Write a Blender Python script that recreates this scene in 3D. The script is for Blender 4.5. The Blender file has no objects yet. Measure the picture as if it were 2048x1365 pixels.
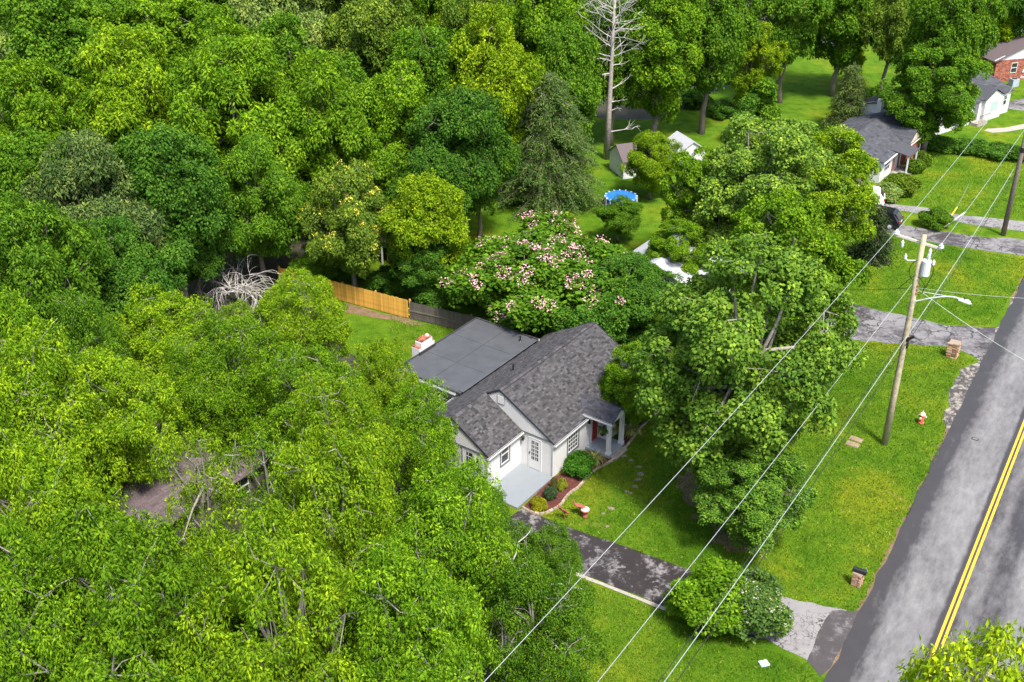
import bpy, math, random
import numpy as np
from mathutils import Vector, Matrix

sc = bpy.context.scene
R = math.radians
# ---------------------------------------------------------------- camera
F, TH, H = 2300.0, R(29.4), 38.0           # focal length in photo pixels, pitch, height
CX, CY = 1024.0, 682.5
cs, sn = math.cos(TH), math.sin(TH)
cam = bpy.data.cameras.new('camera')
cam.sensor_width = 36.0
cam.lens = F / 2048.0 * 36.0
cam.clip_start, cam.clip_end = 0.5, 3000
camo = bpy.data.objects.new('camera', cam)
sc.collection.objects.link(camo)
camo.location = (0, 0, H)
camo.rotation_euler = (math.pi / 2 - TH, 0, 0)
sc.camera = camo

# ---------------------------------------------------------------- sky, sun, exposure
SUN_EL = R(60)
sun_h = Vector((0.46, -0.89, 0)).normalized()
w = bpy.data.worlds.new('World'); sc.world = w; w.use_nodes = True
nt = w.node_tree
sky = nt.nodes.new('ShaderNodeTexSky'); sky.sky_type = 'NISHITA'; sky.sun_disc = False
sky.sun_elevation = SUN_EL
sky.sun_rotation = math.atan2(sun_h.x, sun_h.y)
sky.air_density, sky.dust_density, sky.ozone_density = 1.0, 3.0, 1.0
bg = nt.nodes['Background']; bg.inputs['Strength'].default_value = 0.14
nt.links.new(sky.outputs[0], bg.inputs['Color'])
sl = bpy.data.lights.new('sun', 'SUN'); sl.energy = 3.2; sl.angle = R(10); sl.color = (1.0, 0.95, 0.87)
so = bpy.data.objects.new('sun', sl); sc.collection.objects.link(so)
sd = Vector((sun_h.x * math.cos(SUN_EL), sun_h.y * math.cos(SUN_EL), math.sin(SUN_EL)))
so.rotation_euler = sd.to_track_quat('Z', 'Y').to_euler()
so.location = (0, 0, 60)
sc.view_settings.view_transform = 'Standard'
sc.view_settings.look = 'None'
sc.view_settings.gamma = 1.0
sc.view_settings.use_curve_mapping = False
sc.view_settings.exposure = 1.28
sc.render.engine = 'CYCLES'
sc.cycles.max_bounces = 6
sc.cycles.transparent_max_bounces = 4

# ---------------------------------------------------------------- helpers
rnd = random.Random(5)
COL = sc.collection.objects

def at(u, v, z=0.0):
    """point of the place at height z that lies at photo position (u, v)"""
    a, b = (u - CX) / F, (v - CY) / F
    r = Vector((a, cs - b * sn, -sn - b * cs))
    t = (z - H) / r.z
    return Vector((r.x * t, r.y * t, z))

def depth(p):
    return p[1] * cs - (p[2] - H) * sn

def tag(o, label=None, cat=None, group=None, kind=None):
    if label: o['label'] = label
    if cat: o['category'] = cat
    if group: o['group'] = group
    if kind: o['kind'] = kind
    return o

def empty(name, loc=(0, 0, 0), rz=0.0):
    o = bpy.data.objects.new(name, None)
    o.location = loc; o.rotation_euler = (0, 0, rz); o.empty_display_size = .2
    COL.link(o); return o

def link_mesh(name, me, parent=None, loc=None, rz=None):
    o = bpy.data.objects.new(name, me); COL.link(o)
    if parent: o.parent = parent
    if loc is not None: o.location = loc
    if rz is not None: o.rotation_euler = (0, 0, rz)
    return o

class MB:
    """collects polygons and links them as one mesh object"""
    def __init__(s): s.v, s.f, s.t = [], [], []
    def face(s, pts, t=.5):
        n = len(s.v); s.v += [tuple(p) for p in pts]; s.f.append(tuple(range(n, n + len(pts)))); s.t.append(t)
    def hull(s, bottom, top, t=.5):
        """two rings with the same number of points: side faces and both caps"""
        n = len(s.v); k = len(bottom)
        s.v += [tuple(p) for p in bottom] + [tuple(p) for p in top]
        s.f.append(tuple(range(n + k - 1, n - 1, -1))); s.f.append(tuple(range(n + k, n + 2 * k)))
        for i in range(k):
            j = (i + 1) % k; s.f.append((n + i, n + j, n + k + j, n + k + i))
        s.t += [t] * (k + 2)
    def box(s, x0, x1, y0, y1, z0, z1, t=.5):
        s.hull([(x0, y0, z0), (x1, y0, z0), (x1, y1, z0), (x0, y1, z0)],
               [(x0, y0, z1), (x1, y0, z1), (x1, y1, z1), (x0, y1, z1)], t)
    def prism(s, poly, z0, z1, t=.5):
        s.hull([(x, y, z0) for x, y in poly], [(x, y, z1) for x, y in poly], t)
    def slab(s, quad, th, t=.5):
        """a thick sheet: corner points of the top, thickness measured straight down"""
        q = [Vector(p) for p in quad]
        s.hull([p - Vector((0, 0, th)) for p in q], q, t)
    def bar(s, a, b, wd, hg, t=.5, up=(0, 0, 1)):
        a, b = Vector(a), Vector(b); d = (b - a).normalized()
        x = d.cross(Vector(up))
        if x.length < 1e-4: x = d.cross(Vector((1, 0, 0)))
        x.normalize(); y = x.cross(d)
        c = [x * sx * wd / 2 + y * sy * hg / 2 for sx, sy in ((-1, -1), (1, -1), (1, 1), (-1, 1))]
        s.hull([a + k for k in c], [b + k for k in c], t)
    def tube(s, pts, rad, n=6, t=.5, cap=True):
        pts = [Vector(p) for p in pts]
        if not hasattr(rad, '__len__'): rad = [rad] * len(pts)
        base = len(s.v); m = len(pts)
        for i, p in enumerate(pts):
            d = (pts[min(i + 1, m - 1)] - pts[max(i - 1, 0)]).normalized()
            x = d.cross(Vector((.13, .97, .21))) if abs(d.y) < .9 else d.cross(Vector((1, 0, 0)))
            x.normalize(); y = d.cross(x)
            for k in range(n):
                a = 2 * math.pi * k / n
                s.v.append(tuple(p + (x * math.cos(a) + y * math.sin(a)) * rad[i]))
        for i in range(m - 1):
            for k in range(n):
                j = (k + 1) % n
                s.f.append((base + i * n + k, base + i * n + j, base + (i + 1) * n + j, base + (i + 1) * n + k)); s.t.append(t)
        if cap:
            s.f.append(tuple(base + k for k in range(n - 1, -1, -1))); s.t.append(t)
            s.f.append(tuple(base + (m - 1) * n + k for k in range(n))); s.t.append(t)
    def lathe(s, prof, c=(0, 0, 0), n=16, t=.5):
        """prof: (radius, z) pairs from the bottom up"""
        base = len(s.v); m = len(prof)
        for r, z in prof:
            for k in range(n):
                a = 2 * math.pi * k / n
                s.v.append((c[0] + r * math.cos(a), c[1] + r * math.sin(a), c[2] + z))
        for i in range(m - 1):
            for k in range(n):
                j = (k + 1) % n
                s.f.append((base + i * n + k, base + i * n + j, base + (i + 1) * n + j, base + (i + 1) * n + k)); s.t.append(t)
        s.f.append(tuple(base + k for k in range(n - 1, -1, -1))); s.t.append(t)
        s.f.append(tuple(base + (m - 1) * n + k for k in range(n))); s.t.append(t)
    def mesh(s, name, mat=None, smooth=False):
        me = bpy.data.meshes.new(name); me.from_pydata(s.v, [], s.f)
        a = me.attributes.new('tone', 'FLOAT', 'FACE'); a.data.foreach_set('value', np.array(s.t, 'f'))
        if mat: me.materials.append(mat)
        if smooth: me.polygons.foreach_set('use_smooth', [True] * len(s.f))
        me.update(); return me
    def build(s, name, mat, parent=None, loc=None, rz=None, smooth=False):
        return link_mesh(name, s.mesh(name, mat, smooth), parent, loc, rz)

# ---------------------------------------------------------------- materials
def nodes(name):
    m = bpy.data.materials.new(name); m.use_nodes = True
    t = m.node_tree; b = t.nodes['Principled BSDF']
    return m, t, b

def N(t, kind, **kw):
    n = t.nodes.new(kind)
    for k, v in kw.items():
        if k in n.inputs.keys(): n.inputs[k].default_value = v
        else: setattr(n, k, v)
    return n

def ramp(t, fac, stops):
    r = t.nodes.new('ShaderNodeValToRGB'); e = r.color_ramp.elements
    while len(e) < len(stops): e.new(.5)
    for el, (p, c) in zip(e, stops):
        el.position = p
        el.color = (c[0], c[1], c[2], 1) if hasattr(c, '__len__') else (c, c, c, 1)
    t.links.new(fac, r.inputs[0]); return r.outputs[0]

def mixc(t, fac, a, b, mode='MIX'):
    n = t.nodes.new('ShaderNodeMix'); n.data_type = 'RGBA'; n.blend_type = mode
    for s, v in ((0, fac), (6, a), (7, b)):
        if hasattr(v, 'links') or isinstance(v, bpy.types.NodeSocket): t.links.new(v, n.inputs[s])
        else: n.inputs[s].default_value = v if s == 0 else (v[0], v[1], v[2], 1)
    return n.outputs[2]

def noise(t, co, scale, detail=4, rough=.55, dist=0):
    n = N(t, 'ShaderNodeTexNoise', Scale=scale, Detail=detail, Roughness=rough, Distortion=dist)
    if co is not None: t.links.new(co, n.inputs['Vector'])
    return n.outputs['Fac']

def mat(name, col, var=.2, scale=6, rough=.8, bump=.15, tone=0.0, spec=.3, metal=0.0, bscale=None):
    m, t, b = nodes(name)
    co = t.nodes.new('ShaderNodeTexCoord').outputs['Object']
    f = noise(t, co, scale)
    lo = [c * (1 - var) for c in col]; hi = [min(1, c * (1 + var)) for c in col]
    c = ramp(t, f, [(.3, lo), (.7, hi)])
    if tone:
        a = N(t, 'ShaderNodeAttribute', attribute_name='tone').outputs['Fac']
        c = mixc(t, 1.0, c, ramp(t, a, [(0, 1 - tone), (1, 1 + tone)]), 'MULTIPLY')
    t.links.new(c, b.inputs['Base Color'])
    b.inputs['Roughness'].default_value = rough; b.inputs['Metallic'].default_value = metal
    b.inputs['Specular IOR Level'].default_value = spec
    if bump:
        bp = N(t, 'ShaderNodeBump', Strength=bump, Distance=.02)
        t.links.new(noise(t, co, bscale or scale * 6, 3), bp.inputs['Height']); t.links.new(bp.outputs[0], b.inputs['Normal'])
    return m

def leaf_material(name, trans=.30):
    m, t, b = nodes(name)
    oi = t.nodes.new('ShaderNodeObjectInfo')
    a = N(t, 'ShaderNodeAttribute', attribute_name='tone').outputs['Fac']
    mul = ramp(t, a, [(0, (.34, .46, .45)), (.42, (.80, .92, .9)), (.70, (1.38, 1.26, 1.1)), (1, (2.3, 1.95, 1.5))])  # wide range: leaf variation, plus top-lit contrast of the tufts painted in
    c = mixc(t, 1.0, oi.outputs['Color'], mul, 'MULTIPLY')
    t.links.new(c, b.inputs['Base Color'])
    b.inputs['Roughness'].default_value = .65; b.inputs['Specular IOR Level'].default_value = .07
    tr = t.nodes.new('ShaderNodeBsdfTranslucent')
    t.links.new(mixc(t, 1.0, c, (1.35, 1.25, .5), 'MULTIPLY'), tr.inputs['Color'])
    mx = t.nodes.new('ShaderNodeMixShader'); mx.inputs[0].default_value = trans
    t.links.new(b.outputs[0], mx.inputs[1]); t.links.new(tr.outputs[0], mx.inputs[2])
    t.links.new(mx.outputs[0], t.nodes['Material Output'].inputs[0])
    return m

M = {}
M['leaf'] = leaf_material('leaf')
M['bark'] = mat('bark', (.16, .13, .105), .35, 9, .9, .5)
M['pale_bark'] = mat('pale_bark', (.24, .22, .19), .35, 7, .9, .4)
M['dead_wood'] = mat('dead_wood', (.27, .24, .21), .3, 6, .9, .4)
M['bleached_wood'] = mat('bleached_wood', (.36, .34, .32), .25, 6, .9, .3)
M['petal_pink'] = mat('petal_pink', (.64, .33, .38), .15, 6, .8, 0, tone=.25)
M['petal_yellow'] = mat('petal_yellow', (.45, .42, .04), .15, 6, .8, 0, tone=.25)
M['petal_white'] = mat('petal_white', (.33, .34, .22), .15, 6, .8, 0, tone=.2)
M['white_brick'] = mat('white_brick', (.56, .557, .552), .05, 1.6, .6, .12, bscale=25)
M['white_paint'] = mat('white_paint', (.57, .57, .567), .02, 3, .45, .04)
M['grey_trim'] = mat('grey_trim', (.13, .135, .15), .1, 5, .6, .05)
M['dark_trim'] = mat('dark_trim', (.035, .035, .04), .2, 5, .6, .05)
M['shingle'] = mat('shingle', (.056, .054, .057), .15, 30, .9, .3, tone=.6)
M['dark_shingle'] = mat('dark_shingle', (.055, .057, .066), .2, 14, .9, .4, tone=.35)
M['brown_shingle'] = mat('brown_shingle', (.100, .078, .082), .2, 14, .9, .4, tone=.3)
M['membrane'] = mat('membrane', (.064, .067, .074), .14, 1.2, .55, .06)
M['brick'] = mat('brick', (.27, .085, .055), .3, 5, .9, .3, tone=.45)
M['mortar'] = mat('mortar', (.24, .20, .16), .15, 12, .95, .3)
M['tan_brick'] = mat('tan_brick', (.36, .22, .15), .3, 14, .9, .3, tone=.45)
M['stone'] = mat('stone', (.31, .20, .125), .3, 14, .9, .35, tone=.5)
M['flagstone'] = mat('flagstone', (.19, .155, .115), .25, 9, .9, .3)
M['edging'] = mat('edging', (.31, .255, .195), .25, 14, .95, .3, tone=.3)
M['patio'] = mat('patio', (.185, .207, .226), .04, 2, .5, .06)
M['porch_paint'] = mat('porch_paint', (.24, .275, .31), .08, 3, .5, .06)
M['concrete'] = mat('concrete', (.29, .265, .23), .2, 6, .9, .3)
M['black_metal'] = mat('black_metal', (.012, .012, .014), .2, 6, .35, .03, spec=.5)
M['red_door'] = mat('red_door', (.30, .012, .018), .06, 4, .4, .03)
M['green_curtain'] = mat('green_curtain', (.30, .42, .38), .15, 6, .8, .1)
M['rust'] = mat('rust', (.28, .09, .055), .3, 12, .8, .2)
M['rust_red'] = mat('rust_red', (.34, .09, .075), .25, 14, .7, .2)
M['pink_white'] = mat('pink_white', (.58, .47, .42), .1, 6, .6, .05)
M['hydrant_red'] = mat('hydrant_red', (.52, .10, .07), .2, 10, .55, .1)
M['hydrant_cream'] = mat('hydrant_cream', (.74, .55, .38), .12, 10, .55, .1)
M['pole_wood'] = mat('pole_wood', (.34, .29, .20), .28, 5, .9, .4)
M['arm_wood'] = mat('arm_wood', (.52, .47, .40), .2, 8, .9, .3)
M['porcelain'] = mat('porcelain', (.60, .61, .63), .03, 5, .25, 0, spec=.6)
M['galvanised'] = mat('galvanised', (.50, .52, .55), .08, 6, .4, .03, metal=.25)
M['tank_grey'] = mat('tank_grey', (.52, .54, .57), .04, 6, .35, .02)
M['wire_white'] = mat('wire_white', (.36, .38, .39), .1, 2, .4, 0, metal=.3)
M['wire_grey'] = mat('wire_grey', (.33, .36, .36), .15, 2, .5, 0, metal=.2)
M['wire_black'] = mat('wire_black', (.02, .02, .02), .2, 2, .5, 0)
M['gold_wood'] = mat('gold_wood', (.56, .30, .055), .3, 3.5, .75, .25, tone=.22)
M['grey_wood'] = mat('grey_wood', (.115, .10, .085), .35, 4, .9, .35, tone=.35)
M['pool_blue'] = mat('pool_blue', (.012, .09, .42), .15, 3, .5, .05)
M['blue_tarp'] = mat('blue_tarp', (.02, .14, .48), .3, 3, .35, .3)
M['blue_grey'] = mat('blue_grey', (.30, .34, .42), .06, 4, .6, .05)
M['tan_siding'] = mat('tan_siding', (.52, .45, .37), .06, 4, .6, .06)
M['car_black'] = mat('car_black', (.010, .010, .013), .1, 3, .12, 0, spec=.6)
M['car_white'] = mat('car_white', (.78, .79, .80), .03, 3, .15, 0, spec=.6)
M['tyre'] = mat('tyre', (.02, .02, .02), .2, 9, .9, .1)
M['tail_red'] = mat('tail_red', (.45, .02, .02), .1, 9, .2, 0)
M['yellow_plastic'] = mat('yellow_plastic', (.75, .50, .02), .08, 6, .5, 0)
M['pale_lid'] = mat('pale_lid', (.42, .58, .64), .12, 6, .6, .05)
M['tan_lid'] = mat('tan_lid', (.21, .16, .10), .3, 5, .9, .2)
M['terracotta'] = mat('terracotta', (.42, .17, .09), .2, 6, .8, .15)
M['glass'], _t, _b = nodes('glass')
_b.inputs['Roughness'].default_value = .06; _b.inputs['Specular IOR Level'].default_value = .6
_t.links.new(ramp(_t, noise(_t, _t.nodes.new('ShaderNodeTexCoord').outputs['Object'], 1.6), [(.3, (.010, .011, .013)), (.75, (.05, .055, .055))]), _b.inputs['Base Color'])

def grass_material(name, shift=1.0, tan=.0):
    m, t, b = nodes(name)
    co = t.nodes.new('ShaderNodeTexCoord').outputs['Object']
    big = noise(t, co, .16, 4, .6, .6); mid = noise(t, co, 1.1, 5, .65); fine = noise(t, co, 11, 4, .7)
    c1 = ramp(t, big, [(.32, (.045 * shift, .110 * shift, .005)), (.5, (.074 * shift, .148 * shift, .009)), (.66, (.130 * shift, .172 * shift, .010))])
    c2 = mixc(t, 1.0, c1, ramp(t, mid, [(.28, (.48, .60, .6)), (.5, (1, 1, 1)), (.75, (1.38, 1.2, 1.1))]), 'MULTIPLY')
    c3 = mixc(t, 1.0, c2, ramp(t, fine, [(.3, (.55, .62, .6)), (.5, (1, 1, 1)), (.72, (1.45, 1.32, 1.3))]), 'MULTIPLY')
    dry = ramp(t, noise(t, co, .55, 5, .7, .8), [(.63, 0), (.76, .55)])
    c4 = mixc(t, dry, c3, (.20, .165, .055))
    t.links.new(c4, b.inputs['Base Color'])
    b.inputs['Roughness'].default_value = .9; b.inputs['Specular IOR Level'].default_value = .03
    bp = N(t, 'ShaderNodeBump', Strength=.9, Distance=.08)
    t.links.new(noise(t, co, 16, 4, .7), bp.inputs['Height']); t.links.new(bp.outputs[0], b.inputs['Normal'])
    return m
M['grass'] = grass_material('grass')

def blade_material():
    m, t, b = nodes('blade')
    co = t.nodes.new('ShaderNodeTexCoord').outputs['Object']
    a = N(t, 'ShaderNodeAttribute', attribute_name='tone').outputs['Fac']
    c = ramp(t, a, [(0, (.034, .090, .004)), (.5, (.072, .148, .008)), (.93, (.165, .225, .014)), (1, (.26, .24, .07))])
    c = mixc(t, 1.0, c, ramp(t, noise(t, co, .16, 4, .6, .6), [(.30, (.60, .78, .8)), (.5, (1, 1, 1)), (.70, (1.42, 1.12, 1.1))]), 'MULTIPLY')
    t.links.new(c, b.inputs['Base Color']); b.inputs['Roughness'].default_value = .8; b.inputs['Specular IOR Level'].default_value = .04
    return m
M['blade'] = blade_material()

def soil_material(name, a, b2, scale=1.2):
    m, t, b = nodes(name)
    co = t.nodes.new('ShaderNodeTexCoord').outputs['Object']
    c = ramp(t, noise(t, co, scale, 6, .7, .5), [(.35, a), (.65, b2)])
    c = mixc(t, 1.0, c, ramp(t, noise(t, co, 22, 3, .7), [(.3, .6), (.7, 1.4)]), 'MULTIPLY')
    t.links.new(c, b.inputs['Base Color']); b.inputs['Roughness'].default_value = .95
    bp = N(t, 'ShaderNodeBump', Strength=.9, Distance=.06); t.links.new(noise(t, co, 18, 4, .7), bp.inputs['Height']); t.links.new(bp.outputs[0], b.inputs['Normal'])
    return m
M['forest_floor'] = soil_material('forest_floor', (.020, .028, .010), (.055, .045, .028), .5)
M['mulch'] = soil_material('mulch', (.055, .014, .010), (.115, .030, .020), 5)
M['bare_dirt'] = soil_material('bare_dirt', (.10, .075, .035), (.20, .12, .07), 1.5)

def asphalt(name, light, dark, bands=None, patch=.5, pscale=.5, cracks=0.0, grad=.06, stretch=1.0, amp=1.0):
    """worn tarmac: pale dried areas and dark damp stains; bands = stops across the sheet's own x axis"""
    m, t, b = nodes(name)
    co = t.nodes.new('ShaderNodeTexCoord').outputs['Object']
    mp = N(t, 'ShaderNodeMapping'); t.links.new(co, mp.inputs[0]); mp.inputs['Scale'].default_value = (1, stretch, 1)
    na, nb_ = noise(t, mp.outputs[0], pscale, 9, .74, .3), noise(t, mp.outputs[0], pscale * 7, 6, .75)
    ma = t.nodes.new('ShaderNodeMath'); ma.operation = 'MULTIPLY_ADD'; t.links.new(nb_, ma.inputs[0]); ma.inputs[1].default_value = .36; ma.inputs[2].default_value = -.18
    mb2 = t.nodes.new('ShaderNodeMath'); mb2.operation = 'ADD'; nc_ = t.nodes.new('ShaderNodeMath'); nc_.operation = 'MULTIPLY_ADD'; t.links.new(na, nc_.inputs[0]); nc_.inputs[1].default_value = amp; nc_.inputs[2].default_value = .5 - .5 * amp; t.links.new(nc_.outputs[0], mb2.inputs[0]); t.links.new(ma.outputs[0], mb2.inputs[1]); n1 = mb2.outputs[0]
    if bands:
        sx = t.nodes.new('ShaderNodeSeparateXYZ'); t.links.new(co, sx.inputs[0])
        mr = N(t, 'ShaderNodeMapRange'); t.links.new(sx.outputs[0], mr.inputs[0])
        mr.inputs[1].default_value = bands[0]; mr.inputs[2].default_value = bands[1]
        bn = ramp(t, mr.outputs[0], bands[2])
        ad = t.nodes.new('ShaderNodeMath'); ad.operation = 'ADD'
        t.links.new(n1, ad.inputs[0]); t.links.new(bn, ad.inputs[1]); n1 = ad.outputs[0]
    f = ramp(t, n1, [(patch - grad, 0), (patch + grad, 1)])
    c = mixc(t, f, light, dark)
    c = mixc(t, 1.0, c, ramp(t, noise(t, co, 40, 3, .7), [(.3, .82), (.7, 1.18)]), 'MULTIPLY')
    c = mixc(t, 1.0, c, ramp(t, noise(t, co, .9, 4, .6), [(.3, .88), (.7, 1.1)]), 'MULTIPLY')
    if cracks:
        wp = t.nodes.new('ShaderNodeVectorMath'); wp.operation = 'ADD'
        nz = N(t, 'ShaderNodeTexNoise', Scale=1.7, Detail=3); t.links.new(co, nz.inputs['Vector'])
        t.links.new(co, wp.inputs[0]); t.links.new(nz.outputs['Color'], wp.inputs[1])
        vo = N(t, 'ShaderNodeTexVoronoi', Scale=cracks); vo.feature = 'DISTANCE_TO_EDGE'; t.links.new(wp.outputs[0], vo.inputs['Vector'])
        ck = ramp(t, vo.outputs['Distance'], [(.03, 1), (.065, 0)])
        gate = ramp(t, noise(t, co, .5, 3), [(.42, 0), (.55, 1)])
        mm = t.nodes.new('ShaderNodeMath'); mm.operation = 'MULTIPLY'; t.links.new(ck, mm.inputs[0]); t.links.new(gate, mm.inputs[1])
        c = mixc(t, mm.outputs[0], c, (.03, .027, .025))
    t.links.new(c, b.inputs['Base Color'])
    t.links.new(ramp(t, f, [(0, .9), (1, .55)]), b.inputs['Roughness'])
    bp = N(t, 'ShaderNodeBump', Strength=.35, Distance=.02); t.links.new(noise(t, co, 45, 3, .7), bp.inputs['Height']); t.links.new(bp.outputs[0], b.inputs['Normal'])
    return m
LIGHT, DARK = (.30, .285, .285), (.062, .052, .052)
M['road'] = asphalt('road', (.166, .163, .164), (.034, .031, .031), (0, 7.6, [(0, .24), (.09, .19), (.17, .05), (.24, -.10), (.36, -.14), (.43, -.10), (.455, .22), (.50, .16), (.53, .12), (.60, .04), (.66, .14), (.74, .14), (.82, -.10), (1, -.1)]), .55, .45, grad=.12, stretch=.3, amp=.42)
M['drive_dark'] = asphalt('drive_dark', (.17, .158, .160), (.022, .017, .016), None, .43, .75, grad=.05)
M['drive_pale'] = asphalt('drive_pale', (.195, .185, .184), (.050, .042, .040), None, .62, .8, 2.6, grad=.05)
M['drive_grey'] = asphalt('drive_grey', (.160, .154, .157), (.050, .042, .043), None, .52, .35, 1.0, grad=.07)
M['tar'] = asphalt('tar', (.16, .15, .15), (.05, .043, .042), None, .40, 1.2, grad=.08)
M['gravel'] = asphalt('gravel', (.25, .225, .19), (.045, .038, .034), None, .47, 2.2, grad=.05)
M['yellow_paint'] = mat('yellow_paint', (.62, .36, .03), .22, 4, .7, .1)

# ---------------------------------------------------------------- ground, roads
def sheet(name, pts, z, material, kind='structure', parent=None, frame=None):
    """a thin flat sheet; frame = (origin, angle) gives it its own axes"""
    mb = MB()
    if frame:
        o, a = frame; ca, sa = math.cos(-a), math.sin(-a)
        loc2 = [((p[0] - o[0]) * ca - (p[1] - o[1]) * sa, (p[0] - o[0]) * sa + (p[1] - o[1]) * ca, 0) for p in pts]
        mb.face(loc2); ob = mb.build(name, material, parent, (o[0], o[1], z), a)
    else:
        mb.face([(p[0], p[1], z) for p in pts]); ob = mb.build(name, material, parent)
    if not parent: ob['kind'] = kind
    return ob

def wobble(pts, amp, step, seed, closed=True):
    """subdivides a ground outline and makes its edge irregular"""
    r = random.Random(seed); out = []
    n = len(pts)
    for i in range(n if closed else n - 1):
        a, b = Vector(pts[i][:2]), Vector(pts[(i + 1) % n][:2])
        k = max(1, int((b - a).length / step)); nrm = Vector((-(b - a).y, (b - a).x)).normalized()
        for j in range(k):
            q = a.lerp(b, j / k) + (nrm * r.uniform(-amp, amp) if j else Vector((0, 0)))
            out.append((q.x, q.y))
    if not closed: out.append(tuple(pts[-1][:2]))
    return out

def px(*uv): return [at(u, v) for u, v in uv]

sheet('ground', [(-600, -300), (600, -300), (600, 900), (-600, 900)], 0, M['grass'])
woods_poly = px((-900, 1700), (-900, -60), (-200, -180), (1100, -140), (1150, 120), (1180, 230), (1080, 330), (1000, 400), (900, 420), (640, 480), (560, 560), (640, 640), (740, 760), (830, 900), (960, 1000), (1000, 1100), (1080, 1250), (1000, 1700))
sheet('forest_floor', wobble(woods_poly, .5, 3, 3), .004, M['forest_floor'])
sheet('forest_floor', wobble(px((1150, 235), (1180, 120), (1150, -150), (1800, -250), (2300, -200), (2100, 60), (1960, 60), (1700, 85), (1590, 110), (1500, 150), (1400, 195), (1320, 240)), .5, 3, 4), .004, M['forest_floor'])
sheet('bare_earth', wobble(px((1345, 950), (1420, 935), (1465, 1015), (1550, 1080), (1530, 1120), (1455, 1105), (1375, 1010)), .5, .5, 8), .006, M['bare_dirt'])
sheet('bare_earth', wobble(px((690, 606), (822, 640), (850, 650), (815, 650), (760, 638), (690, 625)), .25, 1, 9), .006, M['bare_dirt'])

RD = math.atan2(17.86, 29.52)                    # heading of the road, from +y towards +x
RE0 = Vector((16.4976, 41.255, 0))               # a point of its left edge
rd = Vector((math.sin(RD), math.cos(RD), 0)); rn = Vector((math.cos(RD), -math.sin(RD), 0))
def road_pt(x, y): return RE0 + rn * x + rd * y
rf = (RE0, -RD)
edge = [(0.0, -80)] + [(random.Random(i).uniform(-.10, .10), y) for i, y in enumerate(np.arange(-20, 90, 1.1))] + [(0, 300)]
sheet('road', [road_pt(x, y) for x, y in edge] + [road_pt(7.6, 300), road_pt(7.6, -80)], .020, M['road'], frame=rf)
for k, off in enumerate((3.60, 3.83)):
    sheet('centre_line', [road_pt(off, -60), road_pt(off + .125, -60), road_pt(off - .02 + .125, 200), road_pt(off - .02, 200)], .026, M['yellow_paint'])
sheet('gravel_shoulder', wobble(px((1950, 728), (1918, 740), (1898, 790), (1889, 850), (1897, 876), (1925, 850), (1955, 790), (1985, 715), (1975, 700)), .22, .5, 11), .012, M['gravel'])
sheet('verge', wobble([road_pt(x, y) for x, y in ((-.10, -14), (.1, -14), (.1, 20.5), (-.08, 20.5))], .13, .35, 61), .008, M['bare_dirt'])
sheet('verge', wobble([road_pt(x, y) for x, y in ((-.12, 37), (.1, 37), (.1, 60), (-.12, 60))], .15, .4, 62), .008, M['bare_dirt'])
sheet('gravel_shoulder', wobble(px((2040, 575), (2015, 620), (1990, 665), (2010, 668), (2040, 612), (2075, 560)), .15, .5, 12), .012, M['gravel'])

# first driveway, from the patio down to the road
dA = wobble(px((1012, 1040), (1046, 1016), (1110, 1046), (1240, 1090), (1345, 1128), (1462, 1168), (1560, 1195), (1555, 1270), (1500, 1285), (1340, 1218), (1169, 1151), (1005, 1083)), .07, .7, 21)
sheet('driveway', dA, .010, M['drive_dark'])
sheet('driveway_apron', wobble(px((1548, 1193), (1625, 1206), (1700, 1224), (1722, 1222), (1660, 1330), (1640, 1352), (1610, 1318), (1530, 1278), (1500, 1268)), .08, .5, 22), .014, M['drive_pale'], frame=rf)
sheet('driveway_patch', wobble(px((1664, 1222), (1700, 1223), (1726, 1222), (1692, 1280), (1662, 1336), (1640, 1354), (1614, 1322), (1632, 1275), (1650, 1240)), .05, .4, 23), .018, M['tar'], frame=rf)
sheet('driveway', wobble(px((1640, 596), (1680, 603), (1780, 626), (1900, 652), (1992, 655), (2040, 640), (1990, 740), (1945, 712), (1905, 694), (1860, 692), (1720, 682), (1640, 668)), .10, .8, 24), .010, M['drive_grey'])
sheet('driveway', wobble(px((1690, 425), (1754, 441), (1860, 460), (1960, 474), (2120, 482), (2120, 530), (2048, 512), (1960, 500), (1860, 484), (1752, 464), (1690, 445)), .10, 1, 25), .010, M['drive_grey'])
sheet('driveway', wobble(px((1700, 395), (1750, 404), (1868, 418), (1922, 431), (2048, 443), (2120, 440), (2120, 480), (2048, 463), (1933, 448), (1853, 431), (1754, 414), (1700, 410)), .10, 1, 26), .010, M['drive_pale'])
sheet('driveway', wobble(px((2012, 205), (2060, 195), (2120, 198), (2120, 222), (2048, 222), (2014, 218)), .10, 1, 27), .010, M['drive_grey'])
path_up = [(2120, 232), (2060, 246), (2010, 256), (1975, 258), (1968, 262), (1985, 266), (2015, 264), (2060, 256), (2120, 244)]
sheet('garden_path', px(*path_up), .012, M['concrete'])
sheet('driveway_kerb', wobble(px((1005, 1084), (1169, 1152), (1340, 1219), (1345, 1228), (1169, 1159), (1005, 1090)), .03, .8, 28), .022, M['concrete'])

# ---------------------------------------------------------------- the white house
YAW = R(35.8)
C0 = at(1104.5, 956.3)
house = empty('house', C0, -YAW)                 # own axes: x towards the road, y along the ridge
tag(house, 'white painted brick cottage with grey shingle roof and flat roofed wing', 'house')
def hw(x, y, z=0.0):
    return C0 + Vector((math.cos(YAW), -math.sin(YAW), 0)) * x + Vector((math.sin(YAW), math.cos(YAW), 0)) * y + Vector((0, 0, z))

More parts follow.
